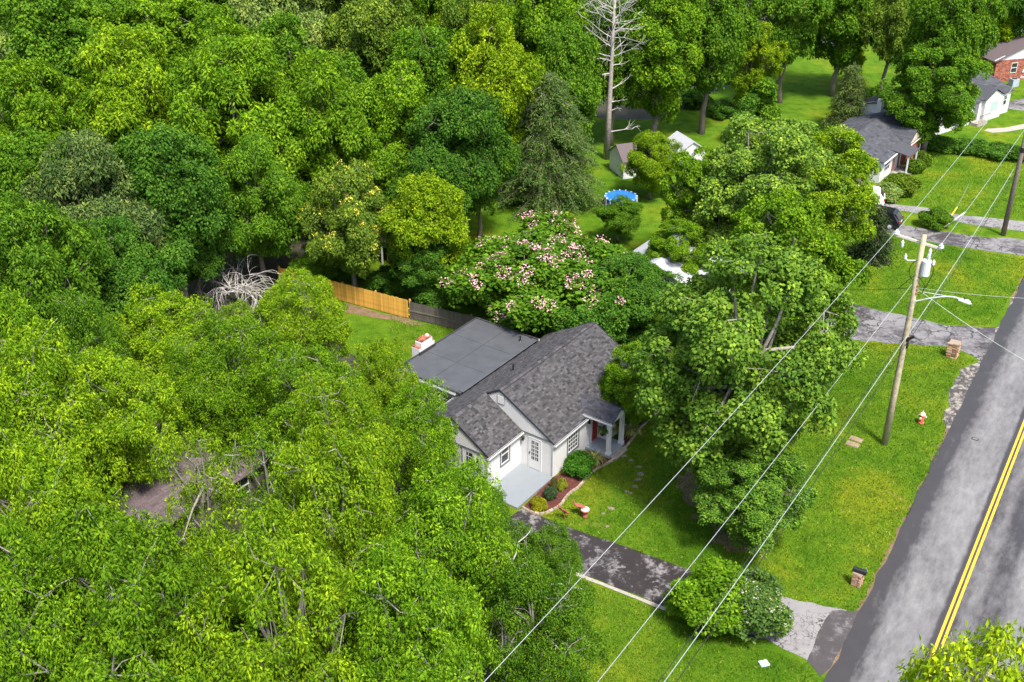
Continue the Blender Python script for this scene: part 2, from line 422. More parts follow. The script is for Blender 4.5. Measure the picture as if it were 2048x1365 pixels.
def gable_body(mb, x0, x1, y0, y1, ze, xr, zr):
    p = lambda y: [(x0, y, 0), (x1, y, 0), (x1, y, ze), (xr, y, zr), (x0, y, ze)]
    mb.hull(p(y1), p(y0))
YE = 9.5
b = MB(); gable_body(b, -7.0, 0, 0, YE - .1, 2.30, -3.55, 4.36); b.build('wall', M['white_brick'], house)
b = MB(); gable_body(b, -6.85, -2.15, -3.10, -.005, 2.32, -4.5, 3.78); b.build('wall', M['white_brick'], house)
b = MB(); b.box(-11.5, -7.005, .65, 8.2, 0, 2.62); b.build('wall', M['white_brick'], house)

def siding(parent, y, xa, xb, z0, top, name):
    """upright boards filling a gable, seen as narrow boards with open joints"""
    mb = MB(); x = xa; wd = .15
    while x < xb - .01:
        x1 = min(x + wd - .012, xb)
        za, zb = top(x), top(x1)
        if max(za, zb) > z0 + .03:
            za, zb = max(za, z0), max(zb, z0)
            f = [(x, z0), (x1, z0), (x1, zb), (x, za)]
            mb.hull([(px_, y, pz) for px_, pz in f], [(px_, y - .025, pz) for px_, pz in f], rnd.random())
        x += wd
    return mb.build(name, M['white_paint'], parent)
sd1 = siding(house, -.004, -5.6, .0, 2.42, lambda x: 4.36 - .58 * abs(x + 3.55), 'gable_siding')
sd1['kind'] = 'stuff'
sd2 = siding(house, -3.104, -6.7, -2.15, 2.42, lambda x: 3.76 - .62 * abs(x + 4.5), 'gable_siding')
sd2['kind'] = 'stuff'
b = MB(); b.box(-2.14, .10, -.056, -.031, 2.33, 2.42); b.build('gable_trim', M['grey_trim'], house)
b = MB(); b.box(-6.9, -2.05, -3.165, -3.131, 2.33, 2.42); b.build('gable_trim', M['grey_trim'], house)
b = MB(); b.box(-3.72, -3.24, -.062, -.032, 3.60, 4.16); v_ = b.build('gable_vent', M['grey_trim'], house)
b = MB(); b.box(-3.695, -3.265, -.075, -.050, 3.625, 4.135); b.build('vent_panel', M['white_paint'], v_)

def shingles(mb, o, u, v, L, S, tw=.22, ch=.12, seed=1, skip=None, th=.012):
    """courses of shingle tabs on a slope; o = low corner, u along the eave, v up the slope"""
    r = random.Random(seed); o, u, v = Vector(o), Vector(u).normalized(), Vector(v).normalized(); n = u.cross(v)
    if n.z < 0: n = -n
    k = 0
    while k * ch < S - .02:
        s0, s1 = k * ch, min((k + 1) * ch, S); x = -r.random() * tw
        while x < L:
            a0, a1 = max(0, x), min(L, x + tw * r.uniform(.55, 1.25)); x = a1 if a1 > x + .01 else x + tw
            if a1 - a0 < .03: continue
            c = o + u * ((a0 + a1) / 2) + v * ((s0 + s1) / 2)
            if skip and skip(c): continue
            j = r.uniform(.6, 1.5) * th; a1 -= .008
            p00, p10 = o + u * a0 + v * s0, o + u * a1 + v * s0
            p11, p01 = o + u * a1 + v * s1, o + u * a0 + v * s1
            q00, q10 = p00 + n * j, p10 + n * j
            q11, q01 = p11 + n * .002, p01 + n * .002
            tn = min(1, max(0, r.gauss(.45, .24)))
            mb.face([q00, q10, q11, q01], tn); mb.face([p00, p10, q10, q00], tn)
            mb.face([p00, q00, q01], tn); mb.face([q10, p10, q11], tn)
        k += 1

def slope(parent, name, lo, hi, y0, y1, mt, th=.07, seed=1, skip=None, tw=.22, ch=.12, ymask=None):
    """roof slope between (x, z) of eave and ridge, from y0 to y1: deck plus a joined sheet of real shingle tabs"""
    (xl, zl), (xh, zh) = lo, hi
    d = MB(); d.slab([(xl, y0, zl), (xl, y1, zl), (xh, y1, zh), (xh, y0, zh)], th)
    deck = d.build(name, M['dark_trim'], parent)
    s = MB(); shingles(s, (xl, y0, zl + .004), (0, 1, 0), (xh - xl, 0, zh - zl), y1 - y0, math.hypot(xh - xl, zh - zl), tw, ch, seed, skip)
    so_ = s.build('shingles', mt, deck); so_['kind'] = 'stuff'
    return deck
slope(house, 'roof_slope', (.16, 2.33), (-3.55, 4.50), -.045, YE + .15, M['shingle'], seed=1)
slope(house, 'roof_slope', (-7.12, 2.42), (-3.55, 4.497), 0.0, YE + .15, M['shingle'], seed=2, skip=lambda c: c.x < -6.85 and .62 < c.y < 8.3)
slope(house, 'roof_slope', (-7.12, 2.42), (-4.5, 3.945), -3.15, -.003, M['shingle'], seed=3)
slope(house, 'roof_slope', (-2.0, 2.37), (-4.5, 3.942), -3.15, -.032, M['shingle'], seed=4)
# ridge caps: one piece after another
def ridge_caps(parent, x, z, y0, y1, n):
    st = (y1 - y0) / n
    me = MB(); wd = .16
    me.hull([(-wd, 0, -.09), (0, 0, .012), (wd, 0, -.09), (0, 0, -.02)], [(-wd, st * .98, -.10), (0, st * .98, 0), (wd, st * .98, -.10), (0, st * .98, -.03)])
    ms = [me.mesh('ridge_cap', M['shingle'])]
    for k in range(2):
        m2 = ms[0].copy(); m2.attributes['tone'].data.foreach_set('value', np.full(len(m2.polygons), (.2, .75)[k], 'f')); ms.append(m2)
    for i in range(n):
        link_mesh('ridge_cap', ms[rnd.randrange(3)], parent, (x, y0 + i * st, z + .03))
ridge_caps(house, -3.55, 4.50, -.045, YE + .15, 32)
ridge_caps(house, -4.5, 3.945, -3.15, -.1, 11)
b = MB(); b.bar((-3.42, -.045, 4.45), (-3.42, YE + .15, 4.45), .05, .05); b.build('ridge_strip', M['dark_trim'], house)  # thin dark strip along the road side of the ridge
# rakes and gutters
def rake(a, c, y, mt=M['dark_trim']):
    b = MB(); b.bar((a[0], y, a[1]), (c[0], y, c[1]), .11, .035, up=(0, 1, 0)); b.build('rake_trim', mt, house)
rake((.17, 2.30), (-3.55, 4.48), -.066); rake((-4.42, 3.97), (-3.55, 4.48), -.066)
rake((.17, 2.30), (-3.55, 4.48), YE + .175); rake((-7.12, 2.40), (-3.55, 4.48), YE + .175)
rake((-2.0, 2.34), (-4.5, 3.91), -3.171); rake((-7.12, 2.40), (-4.5, 3.91), -3.171)
def gutter(p, q, name='gutter', wd=.11):
    b = MB(); b.bar(p, q, wd, .10); o_ = b.build(name, M['white_paint'], house)
    b = MB(); b.bar((p[0], p[1], p[2] + .052), (q[0], q[1], q[2] + .052), wd * .55, .006); b.build('gutter_channel', M['dark_trim'], o_)
gutter((.23, -.16, 2.27), (.23, 3.5, 2.27)); gutter((-1.94, -3.28, 2.30), (-1.94, -.05, 2.30))
gutter((-7.19, -3.28, 2.36), (-7.19, .55, 2.36)); gutter((.23, 5.5, 2.27), (.23, YE + .1, 2.27))
for x, y in ((.05, -.03), (-2.1, -3.14)):
    b = MB(); b.box(x - .03, x + .03, y - .035, y + .03, .1, 2.3); b.build('downpipe', M['white_paint'], house)
# flat roof: welded membrane strips with raised seams
xs = [-11.62, -9.25, -6.86]
for i in range(2):
    for j, (ya, yb) in enumerate(((.55, 3.2), (3.2, 5.9), (5.9, 8.35))):
        b = MB(); b.slab([(xs[i] + .012, ya + .012, 2.76 - .015 * i), (xs[i + 1] - .012, ya + .012, 2.75), (xs[i + 1] - .012, yb - .012, 2.75), (xs[i] + .012, yb - .012, 2.76 - .015 * i)], .05)
        b.build('roof_sheet', M['membrane'], house)
b = MB(); b.slab([(xs[0], .55, 2.72), (xs[2], .55, 2.715), (xs[2], 8.35, 2.715), (xs[0], 8.35, 2.72)], .12); b.build('flat_roof', M['dark_trim'], house)
b = MB(); b.bar((-9.25, .56, 2.765), (-9.25, 8.34, 2.765), .12, .014); b.build('roof_seam', M['membrane'], house)
for p, q in (((-11.66, .5, 2.74), (-6.95, .5, 2.74)), ((-11.66, .5, 2.74), (-11.66, 8.4, 2.74)), ((-11.66, 8.4, 2.74), (-6.8, 8.4, 2.74))):
    b = MB(); b.bar(p, q, .10, .12); b.build('roof_edge', M['dark_trim'], house)
gutter((-11.72, .40, 2.66), (-7.1, .40, 2.66)); gutter((-11.74, .40, 2.68), (-11.74, 8.4, 2.68), wd=.07); gutter((-11.6, 8.5, 2.68), (-6.8, 8.5, 2.68))
for (x, y, z, hh) in ((-5.05, 3.3, 3.60, .42), (-7.6, 7.6, 2.75, .35)):
    b = MB(); b.lathe([(.11, 0), (.06, .04), (.05, .05), (.05, hh)], (x, y, z), 10); b.build('vent_pipe', M['black_metal'], house)
b = MB(); b.slab([(-7.1, .7, 2.80), (-6.75, .7, 2.78), (-6.75, 8.3, 2.78), (-7.1, 8.3, 2.76)], .01); b.build('roof_flashing', M['membrane'], house)

# chimney
ch = MB(); ch.box(-12.15, -11.55, 2.55, 4.0, 0, 3.15); ch.box(-12.05, -11.55, 2.75, 3.8, 3.15, 3.5)
cho = ch.build('chimney', M['white_brick'], house)
c2 = MB()
for i in range(3):
    for j in range(5):
        c2.box(-12.13 + i * .19, -11.96 + i * .19, 2.57 + j * .285, 2.83 + j * .285, 3.15, 3.235, rnd.random())
c2.build('brick_cap', M['brick'], cho)
c3 = MB()
for i in range(3):
    for j in range(4): c3.box(-12.03 + i * .16, -11.89 + i * .16, 2.80 + j * .24, 3.02 + j * .24, 3.5, 3.60, rnd.random())
c3.build('brick_cap', M['brick'], cho)
b = MB(); b.box(-11.84, -11.66, 3.45, 3.62, 3.6, 3.72); b.build('flue', M['white_paint'], cho)
b = MB(); b.box(-11.58, -11.50, 2.5, 4.05, 2.70, 2.95); b.build('flashing', M['dark_trim'], cho)

def window(parent, name, loc, rz, wd, hg, cols, rows, casing=None, depth_=.05, panemat=None, sash=False, frm=.05):
    """window in a wall: frame and bars proud of the wall, each pane a piece of its own; +x along the wall, -y outwards"""
    f = MB(); e = frm
    f.box(-wd / 2 - e, -wd / 2, -depth_, .02, -e, hg + e); f.box(wd / 2, wd / 2 + e, -depth_, .02, -e, hg + e)
    f.box(-wd / 2, wd / 2, -depth_, .02, -e, 0); f.box(-wd / 2, wd / 2, -depth_, .02, hg, hg + e)
    for i in range(1, cols):
        x = -wd / 2 + wd * i / cols; f.box(x - .018, x + .018, -depth_ + .012, .01, 0, hg)
    for j in range(1, rows):
        z = hg * j / rows; q = .035 if (sash and j * 2 == rows) else .016
        f.box(-wd / 2, wd / 2, -depth_ + .016, .008, z - q, z + q)
    fo = f.build(name, M['white_paint'], parent, loc, rz)
    pw, ph = wd / cols - .03, hg / rows - .03
    p = MB(); p.box(-pw / 2, pw / 2, -.012, -.004, -ph / 2, ph / 2); pm = p.mesh('pane', panemat or M['glass'])
    for i in range(cols):
        for j in range(rows):
            link_mesh('pane', pm, fo, (-wd / 2 + wd * (i + .5) / cols, -.006, hg * (j + .5) / rows))
    if casing:
        c = MB(); k = casing; w2 = wd / 2 + e
        c.box(w2 + .002, w2 + k, -.04, .01, -e - k, hg + e + .02); c.box(-w2 - k * .35, -w2 - .002, -.04, .01, -e - k, hg + e + .02)
        c.box(-w2 - .002, w2 + .002, -.04, .01, -e - k, -e - .002)
        c.build('casing', M['grey_trim'], fo)
    return fo
Q = math.pi / 2
window(house, 'window', (.004, 1.98, .86), Q, .92, 1.32, 4, 5, .15)
window(house, 'window', (-2.146, -1.56, 1.12), Q, .62, 1.10, 1, 2, .13, sash=True)
window(house, 'window', (-7.75, .646, 1.25), 0, .95, .95, 4, 3, .05)
window(house, 'window', (-9.0, .646, .30), 0, 1.2, 1.95, 4, 5, .05)
window(house, 'window', (-10.5, .646, 1.0), 0, 1.1, 1.2, 4, 3, .05)
# patio door with a glazed upper part
pd = window(house, 'patio_door', (-1.17, -.010, .12), 0, .78, 2.02, 1, 1, None, .03, M['white_paint'])
for x0 in (-.13, .13):
    g_ = MB(); g_.box(x0 - .095, x0 + .095, -.024, -.018, .62, 1.86)
    po = g_.build('door_glass', M['glass'], pd)
    bb = MB()
    for j in range(1, 5): bb.box(x0 - .1, x0 + .1, -.034, -.026, .62 + j * .248 - .018, .62 + j * .248 + .018)
    bb.box(x0 - .012, x0 + .012, -.034, -.026, .62, 1.86)
    bb.build('glazing_bar', M['white_paint'], pd)
b = MB(); b.box(-.36, -.32, -.06, -.02, .95, 1.1); b.build('door_handle', M['black_metal'], pd)
# side door in the wing
sdr = window(house, 'side_door', (-3.40, -3.108, .12), 0, .74, 2.08, 1, 1, None, .03, M['white_paint'])
g_ = MB(); g_.box(-.16, .26, -.024, -.018, 1.12, 2.0); g_.build('door_glass', M['glass'], sdr)
g_ = MB(); g_.box(-.03, .0, -.036, -.026, 1.12, 2.0); g_.box(-.16, .26, -.036, -.026, 1.72, 1.75); g_.build('glazing_bar', M['white_paint'], sdr)
b = MB(); b.box(-.44, -.415, -.05, 0, -.05, 2.15); b.build('door_trim', M['grey_trim'], sdr)
# front door, storm door and porch
b = MB(); b.box(.004, .035, 4.0, 4.60, .22, 2.18); fd = b.build('front_door', M['red_door'], house)
for z in (.45, 1.2):
    b = MB(); b.box(.034, .046, 4.10, 4.50, z, z + .55); b.build('door_panel', M['red_door'], fd)
b = MB(); b.box(.044, .10, 4.06, 4.10, 1.10, 1.2); b.build('door_handle', M['black_metal'], fd)
b = MB(); b.box(.005, .06, 3.90, 3.995, .2, 2.26); b.box(.005, .06, 4.605, 4.68, .2, 2.26); b.box(.005, .06, 3.995, 4.605, 2.185, 2.26); b.build('door_frame', M['white_paint'], house)
b = MB(); b.box(.07, .85, 4.62, 4.655, .24, 2.2); sdo = b.build('storm_door', M['white_paint'], house)
b = MB(); b.box(.18, .74, 4.612, 4.618, .5, 2.05); b.build('door_glass', M['blue_grey'], sdo)
b = MB(); b.box(.005, 1.62, 3.38, 5.05, 0, .20); b.build('porch_floor', M['porch_paint'], house)
b = MB(); b.box(1.63, 2.02, 3.5, 4.75, 0, .10); b.build('porch_step', M['concrete'], house)
for y in (3.50, 4.90):
    b = MB(); b.box(1.36, 1.58, y - .11, y + .11, .201, 2.36)
    b.box(1.33, 1.61, y - .14, y + .14, .201, .36); b.box(1.33, 1.61, y - .14, y + .14, 2.24, 2.36)
    b.build('porch_column', M['white_paint'], house)
b = MB(); b.box(.1, 1.62, 3.38, 5.03, 2.36, 2.46); b.build('porch_beam', M['white_paint'], house)
def porch_slope(ye, yr, seed):
    d = MB(); q = [(-1.1, ye, 2.50), (1.78, ye, 2.50), (1.78, yr, 3.02), (-1.1, yr, 3.02)]
    d.slab(q, .06); dk = d.build('porch_roof', M['dark_trim'], house)
    s = MB(); shingles(s, (-1.1, ye, 2.504), (1, 0, 0), (0, yr - ye, .52), 2.88, math.hypot(yr - ye, .52), .30, .14, seed, lambda c: c.z < 2.33 + .585 * (.16 - c.x))
    so_ = s.build('shingles', M['dark_shingle'], dk); so_['kind'] = 'stuff'
porch_slope(3.28, 4.2, 7); porch_slope(5.12, 4.2, 8)
b = MB(); b.hull([(1.74, 3.4, 2.46), (1.74, 5.0, 2.46), (1.74, 4.2, 2.95)], [(1.70, 3.4, 2.46), (1.70, 5.0, 2.46), (1.70, 4.2, 2.95)]); b.build('porch_gable', M['white_paint'], house)
gutter((-.35, 3.20, 2.45), (1.8, 3.20, 2.45))
b = MB(); b.hull([(.02, 5.2, 0), (.6, 5.2, 0), (.6, 9.35, 0), (.02, 9.35, 0)], [(.02, 5.2, 2.2), (.6, 5.2, 2.05), (.6, 9.35, 2.05), (.02, 9.35, 2.2)]); b.build('wall', M['white_brick'], house)
for (x, y, z, r_) in ((.03, 3.52, 1.88, Q), (-1.93, -.02, 1.95, 0), (-2.72, -3.12, 1.86, 0)):
    b = MB(); b.box(-.05, .05, -.03, 0, -.08, .10); b.lathe([(.03, -.13), (.075, -.10), (.06, .06), (.09, .08), (.02, .14)], (0, -.11, 0), 8)
    b.build('wall_lamp', M['black_metal'], house, (x, y, z), r_)
b = MB(); b.box(-2.14, .08, -3.45, -.02, 0, .12); b.build('patio', M['patio'], house)
b = MB(); b.box(9.7 - 9.66, .62, YE - .02, YE + .5, 0, 1.2); b.build('chimney_base', M['terracotta'], house)
# hanging fern
fern = empty('hanging_fern', hw(1.15, 3.30, 1.55)); tag(fern, 'dark green fern in a hanging basket beside the white porch column', 'plant')
b = MB(); b.lathe([(.05, -.1), (.14, 0), (.16, .08)], (0, 0, 0), 10); b.build('basket', M['black_metal'], fern)
b = MB(); b.tube([(0, 0, .05), (0, 0, .78)], .008, 4); b.build('hanger', M['black_metal'], fern)

# ---------------------------------------------------------------- flower bed and edging
bed_uv = [(1104, 956), (1130, 944), (1190, 890), (1222, 888), (1212, 915), (1230, 918), (1222, 923), (1190, 938), (1170, 958), (1158, 974), (1135, 988), (1122, 1010), (1100, 1022), (1075, 1026), (1060, 1020), (1046, 1016)]
sheet('mulch_bed', wobble(px(*bed_uv), .03, .3, 31), .026, M['mulch'])
sheet('mulch_bed', wobble(px((1238, 905), (1262, 880), (1300, 835), (1292, 830), (1250, 862), (1243, 880)), .03, .3, 32), .026, M['mulch'])
def polyline(pts, step):
    out = []; acc = 0
    for a, c in zip(pts, pts[1:]):
        L = (c - a).length; d = (c - a) / L; s = acc
        while s < L: out.append((a + d * s, math.atan2(d.y, d.x))); s += step
        acc = s - L
    return out
def smooth_line(pts, it=2):
    for _ in range(it):
        q = [pts[0]]
        for a, c in zip(pts, pts[1:]): q += [a.lerp(c, .25), a.lerp(c, .75)]
        pts = q + [pts[-1]]
    return pts
def stone_mesh(name, sx, sy, sz, mt, seed):
    r = random.Random(seed); m_ = MB(); j = lambda k: r.uniform(-k, k)
    bt = [(-sx / 2 + j(.02), -sy / 2 + j(.015), 0), (sx / 2 + j(.02), -sy / 2 + j(.015), 0), (sx / 2 + j(.02), sy / 2 + j(.015), 0), (-sx / 2 + j(.02), sy / 2 + j(.015), 0)]
    tp = [(x * .88, y * .82, sz + j(.012)) for x, y, z in bt]
    m_.hull(bt, tp, r.random()); return m_.mesh(name, mt)
edge_m = [stone_mesh('stone', .26, .13, .11, M['edging'], i) for i in range(6)]
edging = empty('garden_edging', at(1150, 980)); tag(edging, 'curved row of tan edging stones round the red mulch bed', 'edging')
el = smooth_line(px((1048, 1018), (1062, 1026), (1085, 1030), (1104, 1022), (1122, 1012), (1135, 990), (1158, 976), (1170, 960), (1190, 940), (1222, 925), (1240, 908)))
for p, a in polyline(el, .275): link_mesh('stone', edge_m[rnd.randrange(6)], edging, p - edging.location, a + rnd.uniform(-.08, .08))
el = smooth_line(px((1244, 902), (1262, 884), (1275, 862), (1300, 838), (1318, 822)))
for p, a in polyline(el, .275): link_mesh('stone', edge_m[rnd.randrange(6)], edging, p - edging.location, a + rnd.uniform(-.08, .08))

# stepping stones across the front lawn
steps = [(1247, 913, .6, 'irregular stepping stone right at the foot of the porch step'), (1262, 922, .5, 'faint stepping stone second from the porch step, half grown over'), (1278, 935, .55, 'stepping stone in the tree shade, third from the porch step'), (1281, 949, .7, 'widest stepping stone of the row in front of the porch'),
         (1276, 960, .6, 'stepping stone just below the widest one, at the shade edge'), (1270, 974, .6, 'pale stepping stone on sunlit lawn between the shade and a stone pair'), (1253, 984, .4, 'left stone of the close pair on the sunlit lawn'), (1261, 987, .35, 'right smaller stone of the close pair on the sunlit lawn'),
         (1222, 1018, .6, 'flat stepping stone nearest the rusty garden ornaments'), (1207, 1028, .35, 'small white stone lying just right of the round topped stool'), (1214, 1054, .35, 'small stone nearly grown over beside the dark driveway')]
for i, (u, v, s_, lb) in enumerate(steps):
    r = random.Random(40 + i); k = 9; p = at(u, v)
    ring = [(math.cos(2 * math.pi * j / k) * s_ * .36 * r.uniform(.75, 1.15), math.sin(2 * math.pi * j / k) * s_ * .24 * r.uniform(.75, 1.15)) for j in range(k)]
    m_ = MB(); m_.hull([(x, y, 0) for x, y in ring], [(x * .94, y * .94, .045) for x, y in ring])
    tag(m_.build('stepping_stone', M['flagstone'], None, p, r.uniform(-.4, .4)), lb, 'stepping stone', 'stepping stones across the front lawn')

# ---------------------------------------------------------------- rusty garden ornaments
def chair(u, v, lb, tilt, k=1.0):
    t = empty('garden_ornament', at(u, v)); tag(t, lb, 'garden ornament')
    b = MB(); n = 12
    ring0 = [Vector((.06 * math.cos(2 * math.pi * i / n), .06 * math.sin(2 * math.pi * i / n), .48)) for i in range(n)]
    ring1 = [Vector((.30 * k * math.cos(2 * math.pi * i / n), .24 * k * math.sin(2 * math.pi * i / n), .60 + tilt * .5 * (math.cos(2 * math.pi * i / n + 2.6)) + .03 * (i % 2))) for i in range(n)]
    b.hull(ring0, ring1)
    for i in range(n):
        b.bar(ring0[i], ring1[i], .02, .03)
    b.build('bowl', M['rust_red'], t)
    b = MB(); b.tube([(0, 0, 0), (.01, 0, .25), (0, 0, .49)], .022, 6); b.build('stem', M['rust'], t)
    b = MB(); b.tube([(-.03, .02, .48), (-.30, .10, .72), (-.34, .12, .98)], [.03, .05, .02], 6); b.build('handle', M['rust'], t)
    return t
chair(1159, 1030, 'rusty red fluted metal bowl on a thin stake beside the round topped stool', .25)
chair(1129, 1040, 'rust brown tilted cup shaped garden ornament nearest the flower bed edging', .5, .9)
t = empty('garden_stool', at(1170, 1034)); tag(t, 'round pale topped rusty garden stool on the front lawn', 'garden stool')
b = MB(); b.lathe([(.18, 0), (.15, .08), (.12, .2), (.13, .38)], (0, 0, 0), 14); b.build('pedestal', M['rust'], t, smooth=True)
b = MB(); b.lathe([(.13, .38), (.24, .42), (.255, .47), (.23, .50)], (0, 0, 0), 18); b.build('bowl', M['rust_red'], t)
b = MB(); b.lathe([(.225, .48), (.225, .51)], (0, 0, 0), 18); b.build('top', M['pink_white'], t)

# ---------------------------------------------------------------- hydrant, pillars, mailbox, lids
hy = empty('fire_hydrant', at(1842, 846)); tag(hy, 'red fire hydrant with cream cap standing on the roadside lawn', 'fire hydrant')
b = MB(); b.lathe([(.17, 0), (.17, .05), (.115, .06), (.11, .50), (.15, .51), (.15, .55)], (0, 0, 0), 14); b.build('barrel', M['hydrant_red'], hy, smooth=False)
b = MB(); b.lathe([(.16, .55), (.17, .58), (.14, .66), (.08, .74), (.03, .76), (.03, .82)], (0, 0, 0), 14); b.build('bonnet', M['hydrant_cream'], hy)
for a in (0, 2.0, 3.9):
    b = MB(); d = Vector((math.cos(a), math.sin(a), 0)); b.tube([d * .08 + Vector((0, 0, .40)), d * .20 + Vector((0, 0, .40))], .065, 10); nz = b.build('nozzle', M['hydrant_red'], hy)
    b = MB(); b.tube([d * .20 + Vector((0, 0, .40)), d * .25 + Vector((0, 0, .40))], .075, 8); b.build('nozzle_cap', M['hydrant_cream'], nz)

def masonry(t, wx, wy, hgt, course, length, mt, jit, seed, name):
    """pillar of separate pieces laid in courses round a mortar core"""
    r = random.Random(seed)
    c = MB(); c.box(-wx / 2 + .03, wx / 2 - .03, -wy / 2 + .03, wy / 2 - .03, 0, hgt - .01); c.build('core', M['mortar'], t)
    variants = []
    for k in range(5):
        m_ = MB(); L = length * r.uniform(.85, 1.12); d_ = .10
        bt = [(-L / 2, 0, .006), (L / 2, 0, .006), (L / 2, d_, .006), (-L / 2, d_, .006)]
        m_.hull(bt, [(x * r.uniform(.96, 1), y, course - .006 - r.random() * .008) for x, y, z in bt], r.random()); variants.append(m_.mesh(name, mt))
    n = int(hgt / course)
    for k in range(n):
        z = k * course
        for side in range(4):
            L = (wx, wy)[side % 2]; off = (wy, wx)[side % 2]; a = side * Q
            cnt = max(1, round(L / length)); sh = (k % 2) * .25 * length
            for i in range(cnt):
                x = -L / 2 + L * (i + .5) / cnt + (sh if cnt > 1 else 0) * .4 - .05
                p = Vector((x, -off / 2 - r.uniform(0, jit), 0)); p.rotate(Matrix.Rotation(a, 3, 'Z')); p.z = z
                link_mesh(name, variants[r.randrange(5)], t, p, a)
    cp = MB(); cp.box(-wx / 2 + .02, wx / 2 - .02, -wy / 2 + .02, wy / 2 - .02, hgt - .012, hgt); cp.build('top', M['mortar'], t)
sp = empty('stone_pillar', at(1904, 713), -RD); tag(sp, 'squat pillar of rough tan stones at the corner of the driveway', 'pillar')
masonry(sp, .62, .62, 1.08, .098, .30, M['stone'], .045, 3, 'stone')
mbx = empty('mailbox', at(1713, 1170), -RD); tag(mbx, 'black metal mailbox on a short brick post by the road', 'mailbox')
masonry(mbx, .38, .38, .78, .078, .19, M['tan_brick'], .02, 5, 'brick')
b = MB(); n = 10; pr = [(-.115, .80), (.115, .80)] + [(.115 * math.cos(a), .93 + .115 * math.sin(a)) for a in np.linspace(0, math.pi, n)]
b.hull([(-.30, y, z) for y, z in pr], [(.34, y, z) for y, z in pr]); bx = b.build('box', M['black_metal'], mbx)
b = MB(); b.hull([(.342, y * 1.06, (z - .9) * 1.06 + .9) for y, z in pr], [(.362, y * 1.06, (z - .9) * 1.06 + .9) for y, z in pr]); b.build('lid', M['black_metal'], bx)
b = MB(); b.box(.362, .38, -.02, .02, 1.02, 1.06); b.box(.28, .30, .125, .135, .92, 1.1); b.build('flag', M['galvanised'], bx)
b = MB(); b.box(-.24, .24, -.2, .2, .785, .80); b.build('base_plate', M['mortar'], mbx)

for (u, v, w_, h_, a, mt, nm, lb) in ((1712, 880, .75, .45, -.6, 'tan_lid', 'utility_box', 'tan utility box lid in the lawn, the farther one of two'), (1705, 890, .75, .5, -.55, 'tan_lid', 'utility_box', 'tan utility box lid in the lawn, the nearer one of two'), (1528, 1328, .42, .36, .3, 'pale_lid', 'meter_box', 'pale blue meter box lid in the bright lawn by the driveway apron')):
    t = empty(nm, at(u, v), a); tag(t, lb, 'lid')
    b = MB(); b.box(-w_ / 2, w_ / 2, -h_ / 2, h_ / 2, 0, .05); b.build('rim', M[mt], t)
    b = MB(); b.box(-w_ / 2 + .05, w_ / 2 - .05, -h_ / 2 + .05, h_ / 2 - .05, .05, .07); b.build('cover', M[mt], t)
t = empty('drain_cover', at(1950, 879), -RD); t.location.z = .02; tag(t, 'small round cornered iron drain cover set in the road', 'drain cover')
b = MB(); b.box(-.19, .19, -.13, .13, .0, .010); b.build('rim', M['black_metal'], t)
b = MB(); b.box(-.14, .14, -.09, .09, .010, .016); b.build('cover', M['drive_grey'], t)

# ---------------------------------------------------------------- utility poles and wires
P1, P2 = Vector((21.63, 55.25, 0)), Vector((39.49, 84.77, 0))
pdir = (P2 - P1).normalized(); pn = Vector((pdir.y, -pdir.x, 0)); prz = math.atan2(pn.y, pn.x)
def insulator(mb, p):
    mb.lathe([(.05, 0), (.16, .02), (.16, .05), (.07, .08), (.14, .11), (.13, .15), (.05, .20), (.05, .26)], p, 10)
up = empty('utility_pole', P1, prz); tag(up, 'tall wooden utility pole with transformer and street lamp arm', 'utility pole')
b = MB(); b.tube([(0, 0, 0), (.02, 0, 4), (.03, 0, 9), (0, 0, 13.25)], [.20, .18, .155, .125], 12); b.build('pole', M['pole_wood'], up, smooth=True)
ca_ = MB(); ca_.bar((-1.5, .16, 12.86), (.95, .16, 12.60), .10, .12); cr = ca_.build('crossarm', M['arm_wood'], up)
for x, z in ((-1.45, 12.92), (.90, 12.66)):
    b = MB(); insulator(b, (x, .16, z)); b.build('insulator', M['porcelain'], up, smooth=True)
for x, z in ((-1.05, 12.25), (.42, 12.12)):
    b = MB(); b.lathe([(.03, 0), (.09, .04), (.07, .10), (.10, .15), (.07, .22), (.10, .27), (.06, .34), (.03, .40)], (x, .10, z), 10); b.tube([(x, .12, z + .40), (x, .16, z + .52)], .02, 5); b.build('fuse_cutout', M['porcelain'], up, smooth=True)
b = MB(); b.lathe([(.20, 0), (.25, .04), (.25, .86), (.21, .93), (.06, .96)], (.38, -.02, 10.98), 18); tr = b.build('transformer', M['tank_grey'], up)
for dx, dy in ((.02, .05), (.10, -.08)):
    b = MB(); b.lathe([(.06, 0), (.05, .1), (.07, .14), (.045, .2), (.06, .25), (.03, .34)], (.36 + dx, dy, 11.93), 8); b.build('bushing', M['porcelain'], tr)
b = MB(); b.bar((.05, 0, 11.7), (.20, 0, 11.7), .08, .10); b.bar((.05, 0, 11.15), (.20, 0, 11.15), .08, .10); b.build('bracket', M['galvanised'], tr)
for sx in (-.75, .72):
    b = MB(); b.tube([(sx * .15, 0, 11.75), (sx * .8, .02, 11.62), (sx, .02, 11.7)], .035, 6); b.lathe([(.05, 0), (.08, .05), (.06, .12), (.08, .17), (.04, .30)], (sx, .02, 11.66), 8); b.build('arrester', M['porcelain'], up)
for pts in ([(-.1, -.1, 11.8), (-.38, -.15, 11.5), (-.42, -.12, 11.0), (-.15, -.1, 10.6)], [(.5, -.1, 11.9), (.85, -.1, 11.5), (.75, -.12, 11.0), (.55, -.1, 10.3)], [(.1, -.1, 10.9), (.55, -.1, 10.5), (.45, -.1, 10.0)], [(-.1, -.1, 10.9), (-.5, -.1, 10.4), (-.75, -.1, 10.0)]):
    b = MB(); b.tube(smooth_line([Vector(p) for p in pts]), .022, 5); b.build('jumper', M['wire_black'], up)
